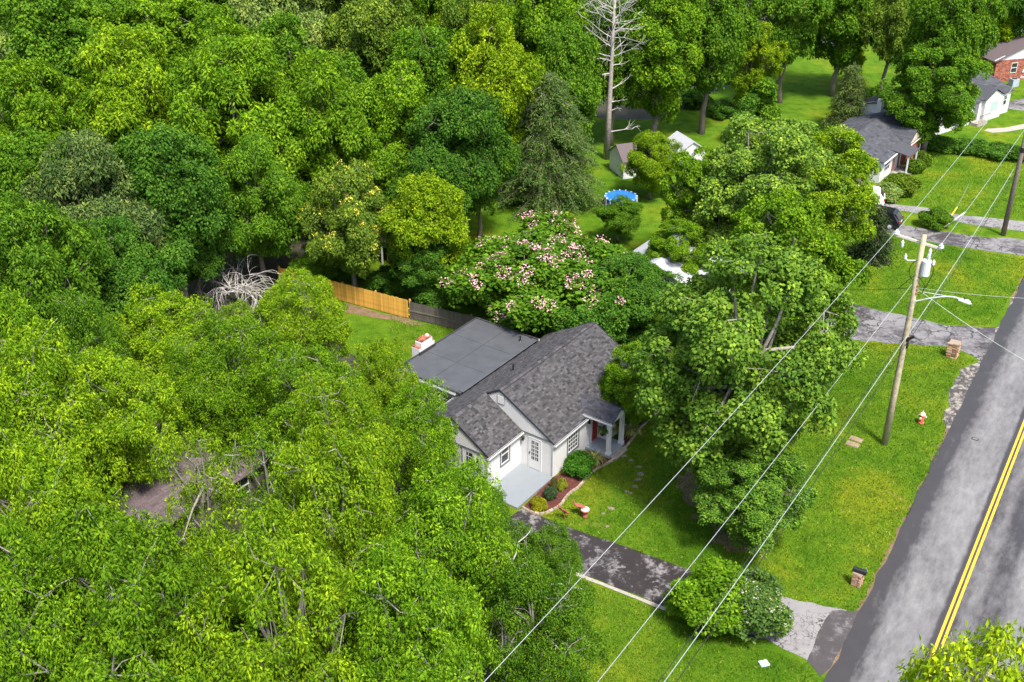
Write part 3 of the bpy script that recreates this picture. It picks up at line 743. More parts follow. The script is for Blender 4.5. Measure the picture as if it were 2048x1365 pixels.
b = MB()
for k in range(3): b.lathe([(.05, 0), (.07, .05), (.05, .1)], (.16, -.08, 9.85 + k * .22), 8)
b.build('spool_rack', M['rust'], up)
la = MB(); la.tube(smooth_line([Vector((.12, 0, 9.35)), Vector((.9, .05, 9.75)), Vector((1.7, .1, 10.05)), Vector((2.15, .1, 10.10)), Vector((2.35, .1, 10.06))]), .045, 8); lao = la.build('lamp_arm', M['galvanised'], up)
b = MB(); b.tube([(.12, 0, 10.0), (1.65, .1, 10.06)], .018, 5); b.build('brace_rod', M['galvanised'], lao)
b = MB(); b.box(-.02, .20, -.08, .08, 9.2, 9.45); b.build('arm_plate', M['galvanised'], lao)
lh = MB(); lh.hull([(2.3, .02, 10.0), (2.3, .18, 10.0), (2.85, .22, 9.94), (3.0, .1, 9.92), (2.85, -.02, 9.94)], [(2.3, .05, 10.1), (2.3, .15, 10.1), (2.78, .18, 10.1), (2.88, .1, 10.08), (2.78, .02, 10.1)]); lho = lh.build('lamp_head', M['tank_grey'], up)
b = MB(); b.lathe([(.04, 0), (.04, .08)], (2.6, .1, 10.1), 8); b.build('photocell', M['black_metal'], lho)
b = MB(); b.tube([(.22, -.06, 6.5), (.20, -.1, 7.2)], .06, 7); b.bar((.1, -.1, 7.0), (.5, -.12, 7.35), .10, .14); b.build('splice_box', M['wire_black'], up)
up2 = empty('utility_pole', P2, prz); tag(up2, 'bare wooden utility pole on the grass strip between two driveways', 'utility pole')
b = MB(); b.tube([(0, 0, 0), (0, 0, 6), (0, 0, 13.2)], [.21, .18, .13], 12); b.build('pole', M['bark'], up2, smooth=True)
b = MB(); b.bar((-1.3, .16, 12.7), (1.3, .16, 12.7), .10, .12); b.build('crossarm', M['arm_wood'], up2)
b = MB(); b.lathe([(.16, 0), (.19, .02), (.19, .4), (.16, .42)], (0, 0, 7.0), 12); b.build('band', M['black_metal'], up2)

def wire(a, c, sag, r, mt, lb, n=24, name='wire'):
    a, c = Vector(a), Vector(c)
    pts = [a.lerp(c, k / n) - Vector((0, 0, sag * 4 * (k / n) * (1 - k / n))) for k in range(n + 1)]
    b = MB(); b.tube([p - a for p in pts], r, 5)
    tag(b.build(name, M[mt], None, a), lb, 'wire', 'overhead wires along the road')
W = lambda o, t, z: P1 + pdir * (t * 34.5) + pn * o + Vector((0, 0, z))
wire(W(-1.45, 0, 13.15), W(-4.75, -1.2, 10.5), .25, .013, 'wire_white', 'white wire from the left end of the crossarm down over the big trees')
wire(W(-1.45, 0, 13.15), W(-1.2, 1, 12.9), .3, .013, 'wire_white', 'white wire from the left end of the crossarm to the far pole')
wire(W(-.15, 0, 10.35), W(-3.5, -1.2, 6.5), .2, .014, 'wire_white', 'white wire from below the transformer across the driveway shrubs')
wire(W(.90, 0, 12.9), W(1.3, 1, 12.9), .3, .013, 'wire_white', 'white wire from the right end of the crossarm to the far pole')
wire(W(.38, 0, 11.6), W(.90, 0, 12.85), 0, .014, 'wire_white', 'short white wire from the transformer up to the crossarm end')
wire(W(.10, 0, 7.25), W(-1.25, -1.2, 7.0), .45, .017, 'wire_grey', 'pale grey cable of the low bundle passing over the small dark tree')
wire(W(-.10, 0, 7.05), W(-1.55, -1.2, 6.8), .5, .017, 'wire_black', 'thin black cable on the lawn side of the low bundle')
wire(W(.22, 0, 6.95), W(-.95, -1.2, 6.7), .5, .017, 'wire_black', 'thin black cable on the road side of the low bundle')
wire(W(.12, 0, 7.25), W(-.3, 1, 5.6), .3, .020, 'wire_grey', 'pale grey cable running from mid pole to the far pole')
wire(W(.26, 0, 7.05), W(-.1, 1, 5.4), .35, .018, 'wire_black', 'black cable running from mid pole to the far pole')
wire(W(.2, 0, 10.2), W(13, .42, 6.8), .5, .010, 'wire_grey', 'thin pale service line crossing above the lamp arm towards the road')
wire(W(.2, 0, 10.1), W(13, -.05, 6.5), .5, .010, 'wire_grey', 'thin pale service line slanting from the pole across the road')
wire(W(-.2, 0, 10.1), at(1385, 520, 3.2), .9, .014, 'wire_black', 'thin black service line from the pole to the house behind the maple')

# ---------------------------------------------------------------- fences
def board_fence(name, a, c, hgt, bw, mt, lb, rails=2, seed=1, posts=None, cap=False):
    a, c = Vector(a), Vector(c); L = (c - a).length; an = math.atan2((c - a).y, (c - a).x); r = random.Random(seed)
    t = empty(name, a, an); tag(t, lb, 'fence')
    ms = []
    for k in range(6):
        m_ = MB(); hh = hgt * r.uniform(.985, 1.015)
        m_.hull([(0, -.012, .04), (bw - .008, -.012, .04), (bw - .008, .012, .04), (0, .012, .04)], [(0, -.012, hh), (bw - .008, -.012, hh), (bw - .008, .012, hh), (0, .012, hh)], r.random()); ms.append(m_.mesh('board', M[mt]))
    n = int(L / bw)
    for i in range(n):
        link_mesh('board', ms[r.randrange(6)], t, (i * bw, -.02 - .006 * r.random(), 0), r.uniform(-.01, .01))
    for z in ((.25, hgt * .5, hgt - .2)[:rails] if rails < 3 else (.25, hgt * .5, hgt - .2)):
        m_ = MB(); m_.box(0, L, .0, .04, z, z + .09); m_.build('rail', M[mt], t)
    k = int(L / (posts or 2.4))
    for i in range(k + 1):
        m_ = MB(); x = L * i / max(k, 1); m_.box(x - .05, x + .05, .04, .14, 0, hgt + .05); m_.build('post', M[mt], t)
    if cap:
        m_ = MB(); m_.box(0, L, -.06, .07, hgt + .01, hgt + .04); m_.build('cap_rail', M[mt], t)
    return t
fa, fb, fc = at(560, 570), at(820, 638), at(916, 660)
board_fence('wooden_fence', fa, fb, 1.45, .14, 'gold_wood', 'golden new timber board fence along the back yard', seed=3)
gf = board_fence('wooden_fence', fb + (fc - fb) * .015, fc + (fc - fb) * .9, 1.35, .16, 'grey_wood', 'dark weathered grey board fence beside the flat roof', seed=4, posts=1.9)
m_ = MB(); m_.box(0, 4.2, -.07, -.03, .62, .72); m_.build('rail', M['grey_wood'], gf)

# ---------------------------------------------------------------- neighbouring houses
def small_window(parent, loc, rz, wd=.6, hg=.85, rows=2, cols=1, pm=None):
    return window(parent, 'window', loc, rz, wd, hg, cols, rows, None, .05, pm, True, .05)

# brick fronted house with a dark hipped looking roof and a cross gable
c1 = at(1817, 347)
nh = empty('house', c1, -YAW); tag(nh, 'small white and red brick house with dark slate grey roof and front gable', 'house')
b = MB(); gable_body(b, -8.0, -1.35, -4.0, 5.9, 1.95, -4.7, 3.18); b.build('wall', M['white_paint'], nh)
b = MB(); b.hull([(-1.345, 1.5, 0), (-1.345, 5.0, 0), (-1.345, 5.0, 1.95), (-1.345, 3.25, 2.9), (-1.345, 1.5, 1.95)][::-1], [(-.95, 1.5, 0), (-.95, 5.0, 0), (-.95, 5.0, 1.95), (-.95, 3.25, 2.9), (-.95, 1.5, 1.95)][::-1]); b.build('wall', M['brick'], nh)
b = MB(); b.hull([(-.90, 1.5, 1.95), (-.90, 5.0, 1.95), (-.90, 3.25, 2.9)], [(-.945, 1.5, 1.95), (-.945, 5.0, 1.95), (-.945, 3.25, 2.9)]); b.build('gable', M['tan_siding'], nh)
slope(nh, 'roof_slope', (-1.1, 1.98), (-4.7, 3.32), -4.2, 6.1, M['dark_shingle'], .06, 11, None, .5, .25)
slope(nh, 'roof_slope', (-8.2, 1.98), (-4.7, 3.32), -4.2, 6.1, M['dark_shingle'], .06, 12, None, .5, .25)
for (ye, yr, s_) in ((1.35, 3.25, 13), (5.15, 3.25, 14)):
    d = MB(); d.slab([(-4.0, ye, 1.98), (-.78, ye, 1.98), (-.78, yr, 3.02), (-4.0, yr, 3.02)], .05); dk = d.build('roof_slope', M['dark_trim'], nh)
    s = MB(); shingles(s, (-4.0, ye, 1.985), (1, 0, 0), (0, yr - ye, 1.04), 3.22, math.hypot(yr - ye, 1.04), .5, .25, s_, lambda c: c.z < 1.98 + .372 * (-1.1 - c.x)); o_ = s.build('shingles', M['dark_shingle'], dk); o_['kind'] = 'stuff'
d = MB(); d.slab([(-2.2, -1.0, 2.30), (.15, -1.0, 1.93), (.15, 1.6, 1.93), (-2.2, 1.6, 2.30)], .06); d.build('porch_roof', M['dark_shingle'], nh)
for y in (-.85, 1.45):
    b = MB(); b.box(-.06, .06, y - .06, y + .06, .1, 1.86); b.build('porch_column', M['white_paint'], nh)
b = MB(); b.box(-1.3, .3, -1.0, 1.5, 0, .12); b.build('porch_floor', M['concrete'], nh)
for y in (-.9, .55):
    b = MB(); b.box(-1.34, -1.30, y, y + .38, .1, 1.8); b.build('brick_panel', M['brick'], nh)
b = MB(); b.box(-1.34, -1.29, -.35, .35, .12, 1.7); b.build('front_door', M['white_paint'], nh)
b = MB(); b.bar((-1.02, -4.2, 1.93), (-1.02, -1.0, 1.93), .1, .1); b.build('gutter', M['white_paint'], nh)
b = MB(); b.bar((-.75, 5.2, 1.93), (-.75, 1.2, 1.93), .06, .08); b.bar((-.85, 5.15, 0.05), (-.85, 5.15, 1.93), .08, .08); b.build('downpipe', M['white_paint'], nh)
small_window(nh, (-1.345, -2.4, .75), Q, 1.3, .85, 2, 3)
small_window(nh, (-.945, 2.6, .8), Q, .6, .8); small_window(nh, (-3.6, -4.004, .8), 0, .7, .9); small_window(nh, (-6.0, -4.004, .8), 0, .7, .9)
b = MB(); b.lathe([(.09, 0), (.09, .28)], (-5.4, 3.8, 2.98), 8); b.build('vent_pipe', M['black_metal'], nh)

# long white house behind the big shade tree
c2_ = at(2014, 224); Y2 = R(53)
wh = empty('house', c2_, -Y2); tag(wh, 'long white house with grey roof behind the big shade tree', 'house')
b = MB(); gable_body(b, -7.0, 0, -17.6, 0, 2.35, -3.6, 3.35); b.build('wall', M['white_paint'], wh)
b = MB(); b.hull([(.004, -5.0, 0), (.004, -2.0, 0), (.004, -2.0, 2.3), (.004, -3.5, 3.05), (.004, -5.0, 2.3)][::-1], [(.35, -5.0, 0), (.35, -2.0, 0), (.35, -2.0, 2.3), (.35, -3.5, 3.05), (.35, -5.0, 2.3)][::-1]); b.build('wall', M['white_paint'], wh)
b = MB(); b.box(-6.95, -.05, -17.66, -17.605, .1, 2.4); b.build('siding', M['blue_grey'], wh)
slope(wh, 'roof_slope', (.22, 2.34), (-3.6, 3.50), -17.8, .25, M['dark_shingle'], .06, 15, None, .6, .3)
slope(wh, 'roof_slope', (-7.2, 2.34), (-3.6, 3.50), -17.8, .25, M['dark_shingle'], .06, 16, None, .6, .3)
for (ye, yr, s_) in ((-5.2, -3.5, 17), (-1.8, -3.5, 18)):
    d = MB(); d.slab([(-3.0, ye, 2.32), (.5, ye, 2.32), (.5, yr, 3.2), (-3.0, yr, 3.2)], .05); d.build('roof_slope', M['dark_shingle'], wh)
b = MB(); b.box(-3.2, -2.7, -18.1, -17.67, 0, 4.0); b.build('chimney', M['white_paint'], wh)
b = MB(); b.bar((-.1, -17.72, 0), (-.1, -17.72, 2.3), .09, .09); b.build('downpipe', M['white_paint'], wh)
small_window(wh, (.354, -3.5, .85), Q, 1.1, 1.0, 1, 2, M['green_curtain']); small_window(wh, (.004, -.95, .95), Q, .5, 1.0)
small_window(wh, (.004, -7.2, .9), Q, .7, 1.0); small_window(wh, (-3.0, .004, .9), math.pi, .7, 1.0)
b = MB(); b.box(.004, .05, -6.3, -5.6, .3, 2.1); b.build('front_door', M['grey_trim'], wh)
b = MB(); b.box(.06, 1.0, -6.8, -5.1, 0, .3); b.build('step', M['concrete'], wh)
for k in range(8):
    b = MB(); b.bar((1.05, -6.8 + k * .24, .3), (1.05, -6.8 + k * .24, 1.1), .02, .02); b.build('baluster', M['black_metal'], wh)
b = MB(); b.bar((1.05, -6.85, 1.12), (1.05, -5.05, 1.12), .04, .04); b.build('handrail', M['black_metal'], wh)

# brick house in the far corner and the garage behind it
c3 = at(1985, 166); Y3 = R(74)
bh = empty('house', c3, -Y3); tag(bh, 'red brick house with pale gable and brown roof in the far corner', 'house')
RW = 9.0
b = MB(); b.box(-7, 0, 0, RW, 0, 2.55); bw = b.build('wall', M['mortar'], bh)
s = MB(); r = random.Random(9)
for z in np.arange(.02, 2.5, .11):
    y = -r.random() * .3
    while y < RW:
        y1 = min(RW, y + .30); s.box(.0, .014, max(y, 0), y1 - .02, z, z + .095, r.random()); y += .31
for z in np.arange(.02, 2.5, .11):
    x = -7 - r.random() * .3
    while x < 0:
        x1 = min(0, x + .30); s.box(max(x, -7), x1 - .02, -.014, 0, z, z + .095, r.random()); x += .31
o_ = s.build('bricks', M['brick'], bw); o_['kind'] = 'stuff'
b = MB(); b.hull([(.03, -.25, 2.50), (.03, RW + .2, 2.50), (.03, RW / 2, 4.3)], [(-.1, -.25, 2.50), (-.1, RW + .2, 2.50), (-.1, RW / 2, 4.3)]); b.build('gable', M['white_paint'], bh)
for ye in (-.4, RW + .4):
    b = MB(); b.slab([(.25, ye, 2.42), (-7.3, ye, 2.42), (-7.3, RW / 2, 4.36), (.25, RW / 2, 4.36)], .07); b.build('roof_slope', M['brown_shingle'], bh)
small_window(bh, (.016, 2.4, 1.0), Q, .7, 1.05); small_window(bh, (.016, 6.0, 1.0), Q, .7, 1.05)
b = MB(); b.box(.02, .10, 3.6, 3.85, .9, 1.2); b.build('meter_box', M['tank_grey'], bh)
gp = at(2046, 66); gr_ = empty('garage', gp, -Y3); tag(gr_, 'white garage with dark open doorway behind the brick house', 'garage')
b = MB(); b.hull([(0, -1.8, 0), (0, 4, 0), (0, 4, 2.3), (0, 1.1, 3.6), (0, -1.8, 2.3)][::-1], [(-5, -1.8, 0), (-5, 4, 0), (-5, 4, 2.3), (-5, 1.1, 3.6), (-5, -1.8, 2.3)][::-1]); b.build('wall', M['white_paint'], gr_)
b = MB(); b.box(.004, .03, .0, 2.4, 0, 2.0); b.build('door', M['dark_trim'], gr_)  # dark panel painting the unlit inside of the open doorway
for ye, yr in ((-2.0, 1.1), (4.2, 1.1)):
    b = MB(); b.slab([(.2, ye, 2.22), (-5.2, ye, 2.22), (-5.2, yr, 3.68), (.2, yr, 3.68)], .06); b.build('roof_slope', M['brown_shingle'], gr_)
ac = empty('air_conditioner', at(2026, 172), -Y3); tag(ac, 'grey air conditioning unit standing against the brick house wall', 'air conditioner')
b = MB(); b.box(-.4, .4, -.4, .4, 0, .8); b.build('casing', M['blue_grey'], ac)
b = MB(); b.lathe([(.3, .8), (.3, .84)], (0, 0, 0), 14); b.build('fan_guard', M['black_metal'], ac)

# white house hidden behind the maples
ph = empty('house', at(1400, 652), -YAW); tag(ph, 'white house with pale roof mostly hidden behind the big maples', 'house')
b = MB(); gable_body(b, -7.5, 0, 0, 9, 2.2, -3.75, 3.7); b.build('wall', M['white_paint'], ph)
M['pale_roof'] = mat('pale_roof', (.34, .35, .37), .06, 2, .5, .05)
for x0 in (.25, -7.75):
    b = MB(); b.slab([(x0, -.25, 2.12), (x0, 9.25, 2.12), (-3.75, 9.25, 3.85), (-3.75, -.25, 3.85)], .07); b.build('roof_slope', M['pale_roof'], ph)
small_window(ph, (.004, 2.5, .9), Q, 1.0, 1.0, 2, 2); small_window(ph, (-2.2, -.004, .9), 0, .8, 1.0); small_window(ph, (-5.4, -.004, .9), 0, .8, 1.0)
b = MB(); b.box(.004, .05, 4.5, 5.3, .15, 2.05); b.build('front_door', M['grey_trim'], ph)

# hidden house under the near trees
lh_ = empty('house', at(430, 1060), -YAW); tag(lh_, 'house with mauve brown shingle roof buried under the near trees', 'house')
b = MB(); gable_body(b, -7.5, 0, -4, 7, 2.4, -3.75, 4.1); b.build('wall', M['grey_wood'], lh_)
slope(lh_, 'roof_slope', (.35, 2.3), (-3.75, 4.25), -4.3, 7.3, M['brown_shingle'], .07, 21, None, .32, .16)
slope(lh_, 'roof_slope', (-7.85, 2.3), (-3.75, 4.25), -4.3, 7.3, M['brown_shingle'], .07, 22, None, .32, .16)
small_window(lh_, (.004, 2.0, 1.0), Q, 1.0, 1.0, 2, 2); small_window(lh_, (-2.5, -4.004, 1.0), 0, .8, 1.0)

# sheds, pool, carport
def shed(u, v, rz, wx, wy, ze, zr, wm, rm, lb, door=True):
    t = empty('shed', at(u, v), rz); tag(t, lb, 'shed')
    b = MB(); b.hull([(-wx / 2, -wy / 2, 0), (wx / 2, -wy / 2, 0), (wx / 2, -wy / 2, ze), (0, -wy / 2, zr), (-wx / 2, -wy / 2, ze)][::-1], [(-wx / 2, wy / 2, 0), (wx / 2, wy / 2, 0), (wx / 2, wy / 2, ze), (0, wy / 2, zr), (-wx / 2, wy / 2, ze)][::-1]); b.build('wall', M[wm], t)
    for sx in (-1, 1):
        b = MB(); q = [(sx * (wx / 2 + .15), -wy / 2 - .15, ze - .06), (sx * (wx / 2 + .15), wy / 2 + .15, ze - .06), (0, wy / 2 + .15, zr + .07), (0, -wy / 2 - .15, zr + .07)]
        b.slab(q, .05); b.build('roof_slope', M[rm], t)
    if door:
        b = MB(); b.box(-.45, .45, -wy / 2 - .03, -wy / 2 - .004, .05, 1.7); b.build('door', M['white_paint'], t)
        b = MB(); b.box(.3, .36, -wy / 2 - .05, -wy / 2 - .03, .8, .95); b.build('latch', M['black_metal'], b and t)
    return t
shed(1272, 342, R(-70), 3.0, 4.0, 1.7, 2.7, 'white_paint', 'brown_shingle', 'white garden shed with brown roof behind the bright green tree')
shed(1366, 335, R(20), 2.6, 3.0, 2.1, 2.9, 'white_paint', 'pale_roof', 'white shed with pale gable end right of the bright green tree')
shed(1525, 352, R(-35), 4.6, 5.5, 2.0, 3.0, 'tan_siding', 'dark_shingle', 'tan outbuilding with grey roof poking out behind the far maple')
pl = empty('swimming_pool', at(1241, 414)); tag(pl, 'round blue above ground pool under a blue cover', 'pool')
b = MB(); b.lathe([(1.75, 0), (1.8, .5), (1.8, 1.05), (1.70, 1.08)], (0, 0, 0), 32); b.build('wall', M['pool_blue'], pl)
b = MB(); b.lathe([(1.82, 1.06), (1.84, 1.12), (1.3, 1.17), (.5, 1.08), (.05, 1.05)], (0, 0, 0), 32); b.build('cover', M['blue_tarp'], pl)
for k in range(16):
    a = 2 * math.pi * k / 16; b = MB(); b.bar((1.83 * math.cos(a), 1.83 * math.sin(a), 0), (1.83 * math.cos(a), 1.83 * math.sin(a), 1.1), .06, .06); b.build('post', M['white_paint'], pl)
    b = MB(); b.box(-.12, .12, -.05, .05, 1.10, 1.18); b.build('clip', M['white_paint'], pl, (1.74 * math.cos(a), 1.74 * math.sin(a), .02), a)
pl.scale = (.76, .76, .85)
cp = empty('carport', at(770, 530), R(-25)); tag(cp, 'grey blue carport with thin white posts in the back yard', 'carport')
b = MB(); b.box(-2.5, 3.5, 2.6, 2.7, 0, 2.2); b.build('back_wall', M['blue_grey'], cp)
b = MB(); b.slab([(-2.7, -.2, 2.0), (3.7, -.2, 2.0), (3.7, 2.9, 2.45), (-2.7, 2.9, 2.45)], .08); b.build('roof', M['brown_shingle'], cp)
for x in (-2.3, -.2, 1.6, 3.3):
    b = MB(); b.box(x - .05, x + .05, -.05, .05, 0, 1.95); b.build('post', M['white_paint'], cp)

# ---------------------------------------------------------------- cars
def car(loc, rz, paint, lb, k=.85):
    t = empty('parked_car', loc, rz); tag(t, lb, 'car', 'cars parked on the driveways'); t.scale = (k, k, k)
    prof = [(-2.25, .35), (-2.30, .55), (-2.28, .95), (-2.15, 1.02), (-1.75, 1.55), (-1.5, 1.66), (.2, 1.68), (.55, 1.60), (1.15, 1.06), (2.05, .95), (2.28, .75), (2.3, .38)]
    b = MB()
    def ring(y, k0): return [(x, y * (1 if z < 1.0 else k0), z) for x, z in prof]
    b.hull(ring(-.90, .80), ring(.90, .80)); b.build('body', M[paint], t)
    b = MB(); b.face([(-2.155, -.70, 1.06), (-2.155, .70, 1.06), (-1.79, .66, 1.53), (-1.79, -.66, 1.53)][::-1]); o_ = b.build('rear_window', M['glass'], t); o_.location = (-.018, 0, .008)
    b = MB(); b.face([(1.12, -.68, 1.10), (1.12, .68, 1.10), (.60, .64, 1.57), (.60, -.64, 1.57)]); o_ = b.build('windscreen', M['glass'], t); o_.location = (.02, 0, .012)
    for s in (-1, 1):
        b = MB(); b.box(-1.5, .55, s * .735 - .012, s * .735 + .012, 1.10, 1.50); b.build('side_window', M['glass'], t)
        b = MB(); b.box(-2.33, -2.20, s * .80 - .10, s * .80 + .10, .80, 1.0); b.build('tail_light', M['tail_red'], t)
        b = MB(); b.box(2.2, 2.31, s * .72 - .14, s * .72 + .14, .68, .82); b.build('headlight', M['porcelain'], t)
        b = MB(); b.box(.75, .9, s * .98 - .08, s * .98 + .08, 1.0, 1.14); b.build('mirror', M[paint], t)
        for x in (-1.42, 1.42):
            b = MB(); b.tube([(x, s * .70, .34), (x, s * .93, .34)], .34, 16); wo = b.build('wheel', M['tyre'], t)
            b = MB(); b.tube([(x, s * .90, .34), (x, s * .94, .34)], .20, 12); b.build('rim', M['galvanised'], wo)
    b = MB(); b.box(-2.36, -2.26, -.85, .85, .40, .58); b.build('bumper', M['car_black'], t)
    b = MB(); b.box(-2.325, -2.29, -.25, .25, .70, .82); b.build('number_plate', M['porcelain'], t)
    return t
drv = at(1754, 452) - at(2048, 496); da = math.atan2(drv.y, drv.x)
car(at(1752, 448), da - .1, 'car_black', 'black car parked nose in at the end of the dark driveway')
car(at(1720, 406), da + .1, 'car_white', 'white car parked on the pale driveway behind the maple leaves')
# guy wire marker beside the round shrub
gm = empty('guy_wire', at(1887, 455)); tag(gm, 'slanting pole guy wire with a yellow plastic guard beside the clipped shrub', 'guy wire')
b = MB(); b.tube([(0, 0, 0), (1.15, .9, 1.4)], .055, 8); b.build('guard', M['yellow_plastic'], gm)
b = MB(); b.tube([(.05, 0, .02), (1.9, .9, .95)], .05, 8); b.build('guard', M['white_paint'], gm)
b = MB(); b.tube([(1.15, .9, 1.4), (2.2, 2.0, 3.0)], .012, 5); b.build('strand', M['wire_grey'], gm)

# ================================================================ vegetation
LEAVES = []
def leaves_arrays(centres, normals, n, rc, L, Wd, rs, droop=.35, flat=.6, tipbias=.3, jit=.65, up=.0):
    """leaf-sized quads spread over dome shaped sprays; returns vertices (k,4,3) and a tone per leaf"""
    K = len(centres); T = K * n
    C = np.repeat(centres, n, 0); Nn = np.repeat(normals, n, 0)
    ref = np.where(np.abs(Nn[:, 2:3]) > .9, np.array([[1., 0, 0]]), np.array([[0, 0, 1.]]))
    tx = np.cross(Nn, ref); tx /= np.linalg.norm(tx, axis=1, keepdims=True) + 1e-9
    ty = np.cross(Nn, tx)
    rcv = np.repeat(rs.uniform(.6, 1.4, K), n) * rc
    rr = np.sqrt(rs.rand(T)); ph = rs.rand(T) * 2 * np.pi
    rad = tx * np.cos(ph)[:, None] + ty * np.sin(ph)[:, None]
    pos = C + rad * (rr * rcv)[:, None] + Nn * ((flat * (rs.rand(T) - .5) - droop * rr ** 2 * .9) * rcv)[:, None]
    pos[:, 2] -= droop * .35 * rr * rcv
    d = rad * .75 + rs.normal(0, .60, (T, 3)); d[:, 2] -= droop * .8; d[:, 2] += up
    d /= np.linalg.norm(d, axis=1, keepdims=True)
    nn = Nn * .8 + np.array([0, 0, .5]) + rs.normal(0, jit, (T, 3))
    sd = np.cross(d, nn); sd /= np.linalg.norm(sd, axis=1, keepdims=True) + 1e-9
    sz = rs.uniform(.7, 1.25, T)[:, None]
    v = np.empty((T, 4, 3))
    v[:, 0] = pos; tip = pos + d * L * sz; mid = pos + d * L * .45 * sz
    fold = np.cross(sd, d) * (Wd * .18)
    v[:, 1] = mid + sd * Wd * .5 * sz + fold; v[:, 2] = tip; v[:, 3] = mid - sd * Wd * .5 * sz + fold
    tone = .30 * np.repeat(rs.rand(K), n) + .40 * rs.rand(T) + .30 * (1 - rr) * 1.0  # spray centres paler: new growth, plus sunlit tuft tops put into the colour
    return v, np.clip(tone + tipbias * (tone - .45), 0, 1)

def quads_mesh(name, V, tone, mt):
    T = len(V); me = bpy.data.meshes.new(name)
    me.vertices.add(T * 4); me.vertices.foreach_set('co', V.reshape(-1).astype('f'))
    me.loops.add(T * 4); me.loops.foreach_set('vertex_index', np.arange(T * 4, dtype='i'))
    me.polygons.add(T); me.polygons.foreach_set('loop_start', np.arange(0, T * 4, 4, dtype='i'))
    a = me.attributes.new('tone', 'FLOAT', 'FACE'); a.data.foreach_set('value', tone.astype('f'))
    me.materials.append(mt); me.update(calc_edges=True); return me

def fib(n, rs):
    i = np.arange(n) + .5; z = 1 - 2 * i / n; a = i * 2.399963 + rs.rand() * 6
    s = np.sqrt(1 - z * z); return np.stack([s * np.cos(a), s * np.sin(a), z], 1)

STYLE = {   # h, r, crown bottom, lobes, lobe radius, clusters per lobe, leaves per cluster, cluster radius, leaf length, leaf width, droop
    'hackberry': (12, 4.3, 2.2, 34, 1.30, 30, 104, .50, .17, .075, .65),
    'open':      (12, 4.3, 2.2, 16, 1.15, 9, 74, .52, .20, .085, .65),
    'broad':     (14, 5.0, 2.0, 34, 1.50, 30, 100, .62, .225, .15, .50),
    'walnut':    (13, 5.2, 2.0, 34, 1.40, 27, 110, .64, .26, .11, .65),
    'maple':     (14, 5.0, 1.4, 48, 1.22, 28, 96, .46, .18, .135, .55),
    'crepe':     (6.5, 4.2, .8, 28, 1.10, 32, 66, .48, .20, .13, .25),
    'shrub':     (2.6, 1.5, .15, 16, .52, 36, 50, .26, .14, .085, .30),
    'dense':     (1.0, .62, .02, 8, .30, 70, 30, .13, .085, .06, .3),
    'column':    (7, 1.1, .2, 14, .65, 60, 40, .32, .18, .09, .2),
    'ivy':       (8, 1.7, .3, 16, .85, 60, 40, .42, .24, .18, .4),
}
VAR = {}
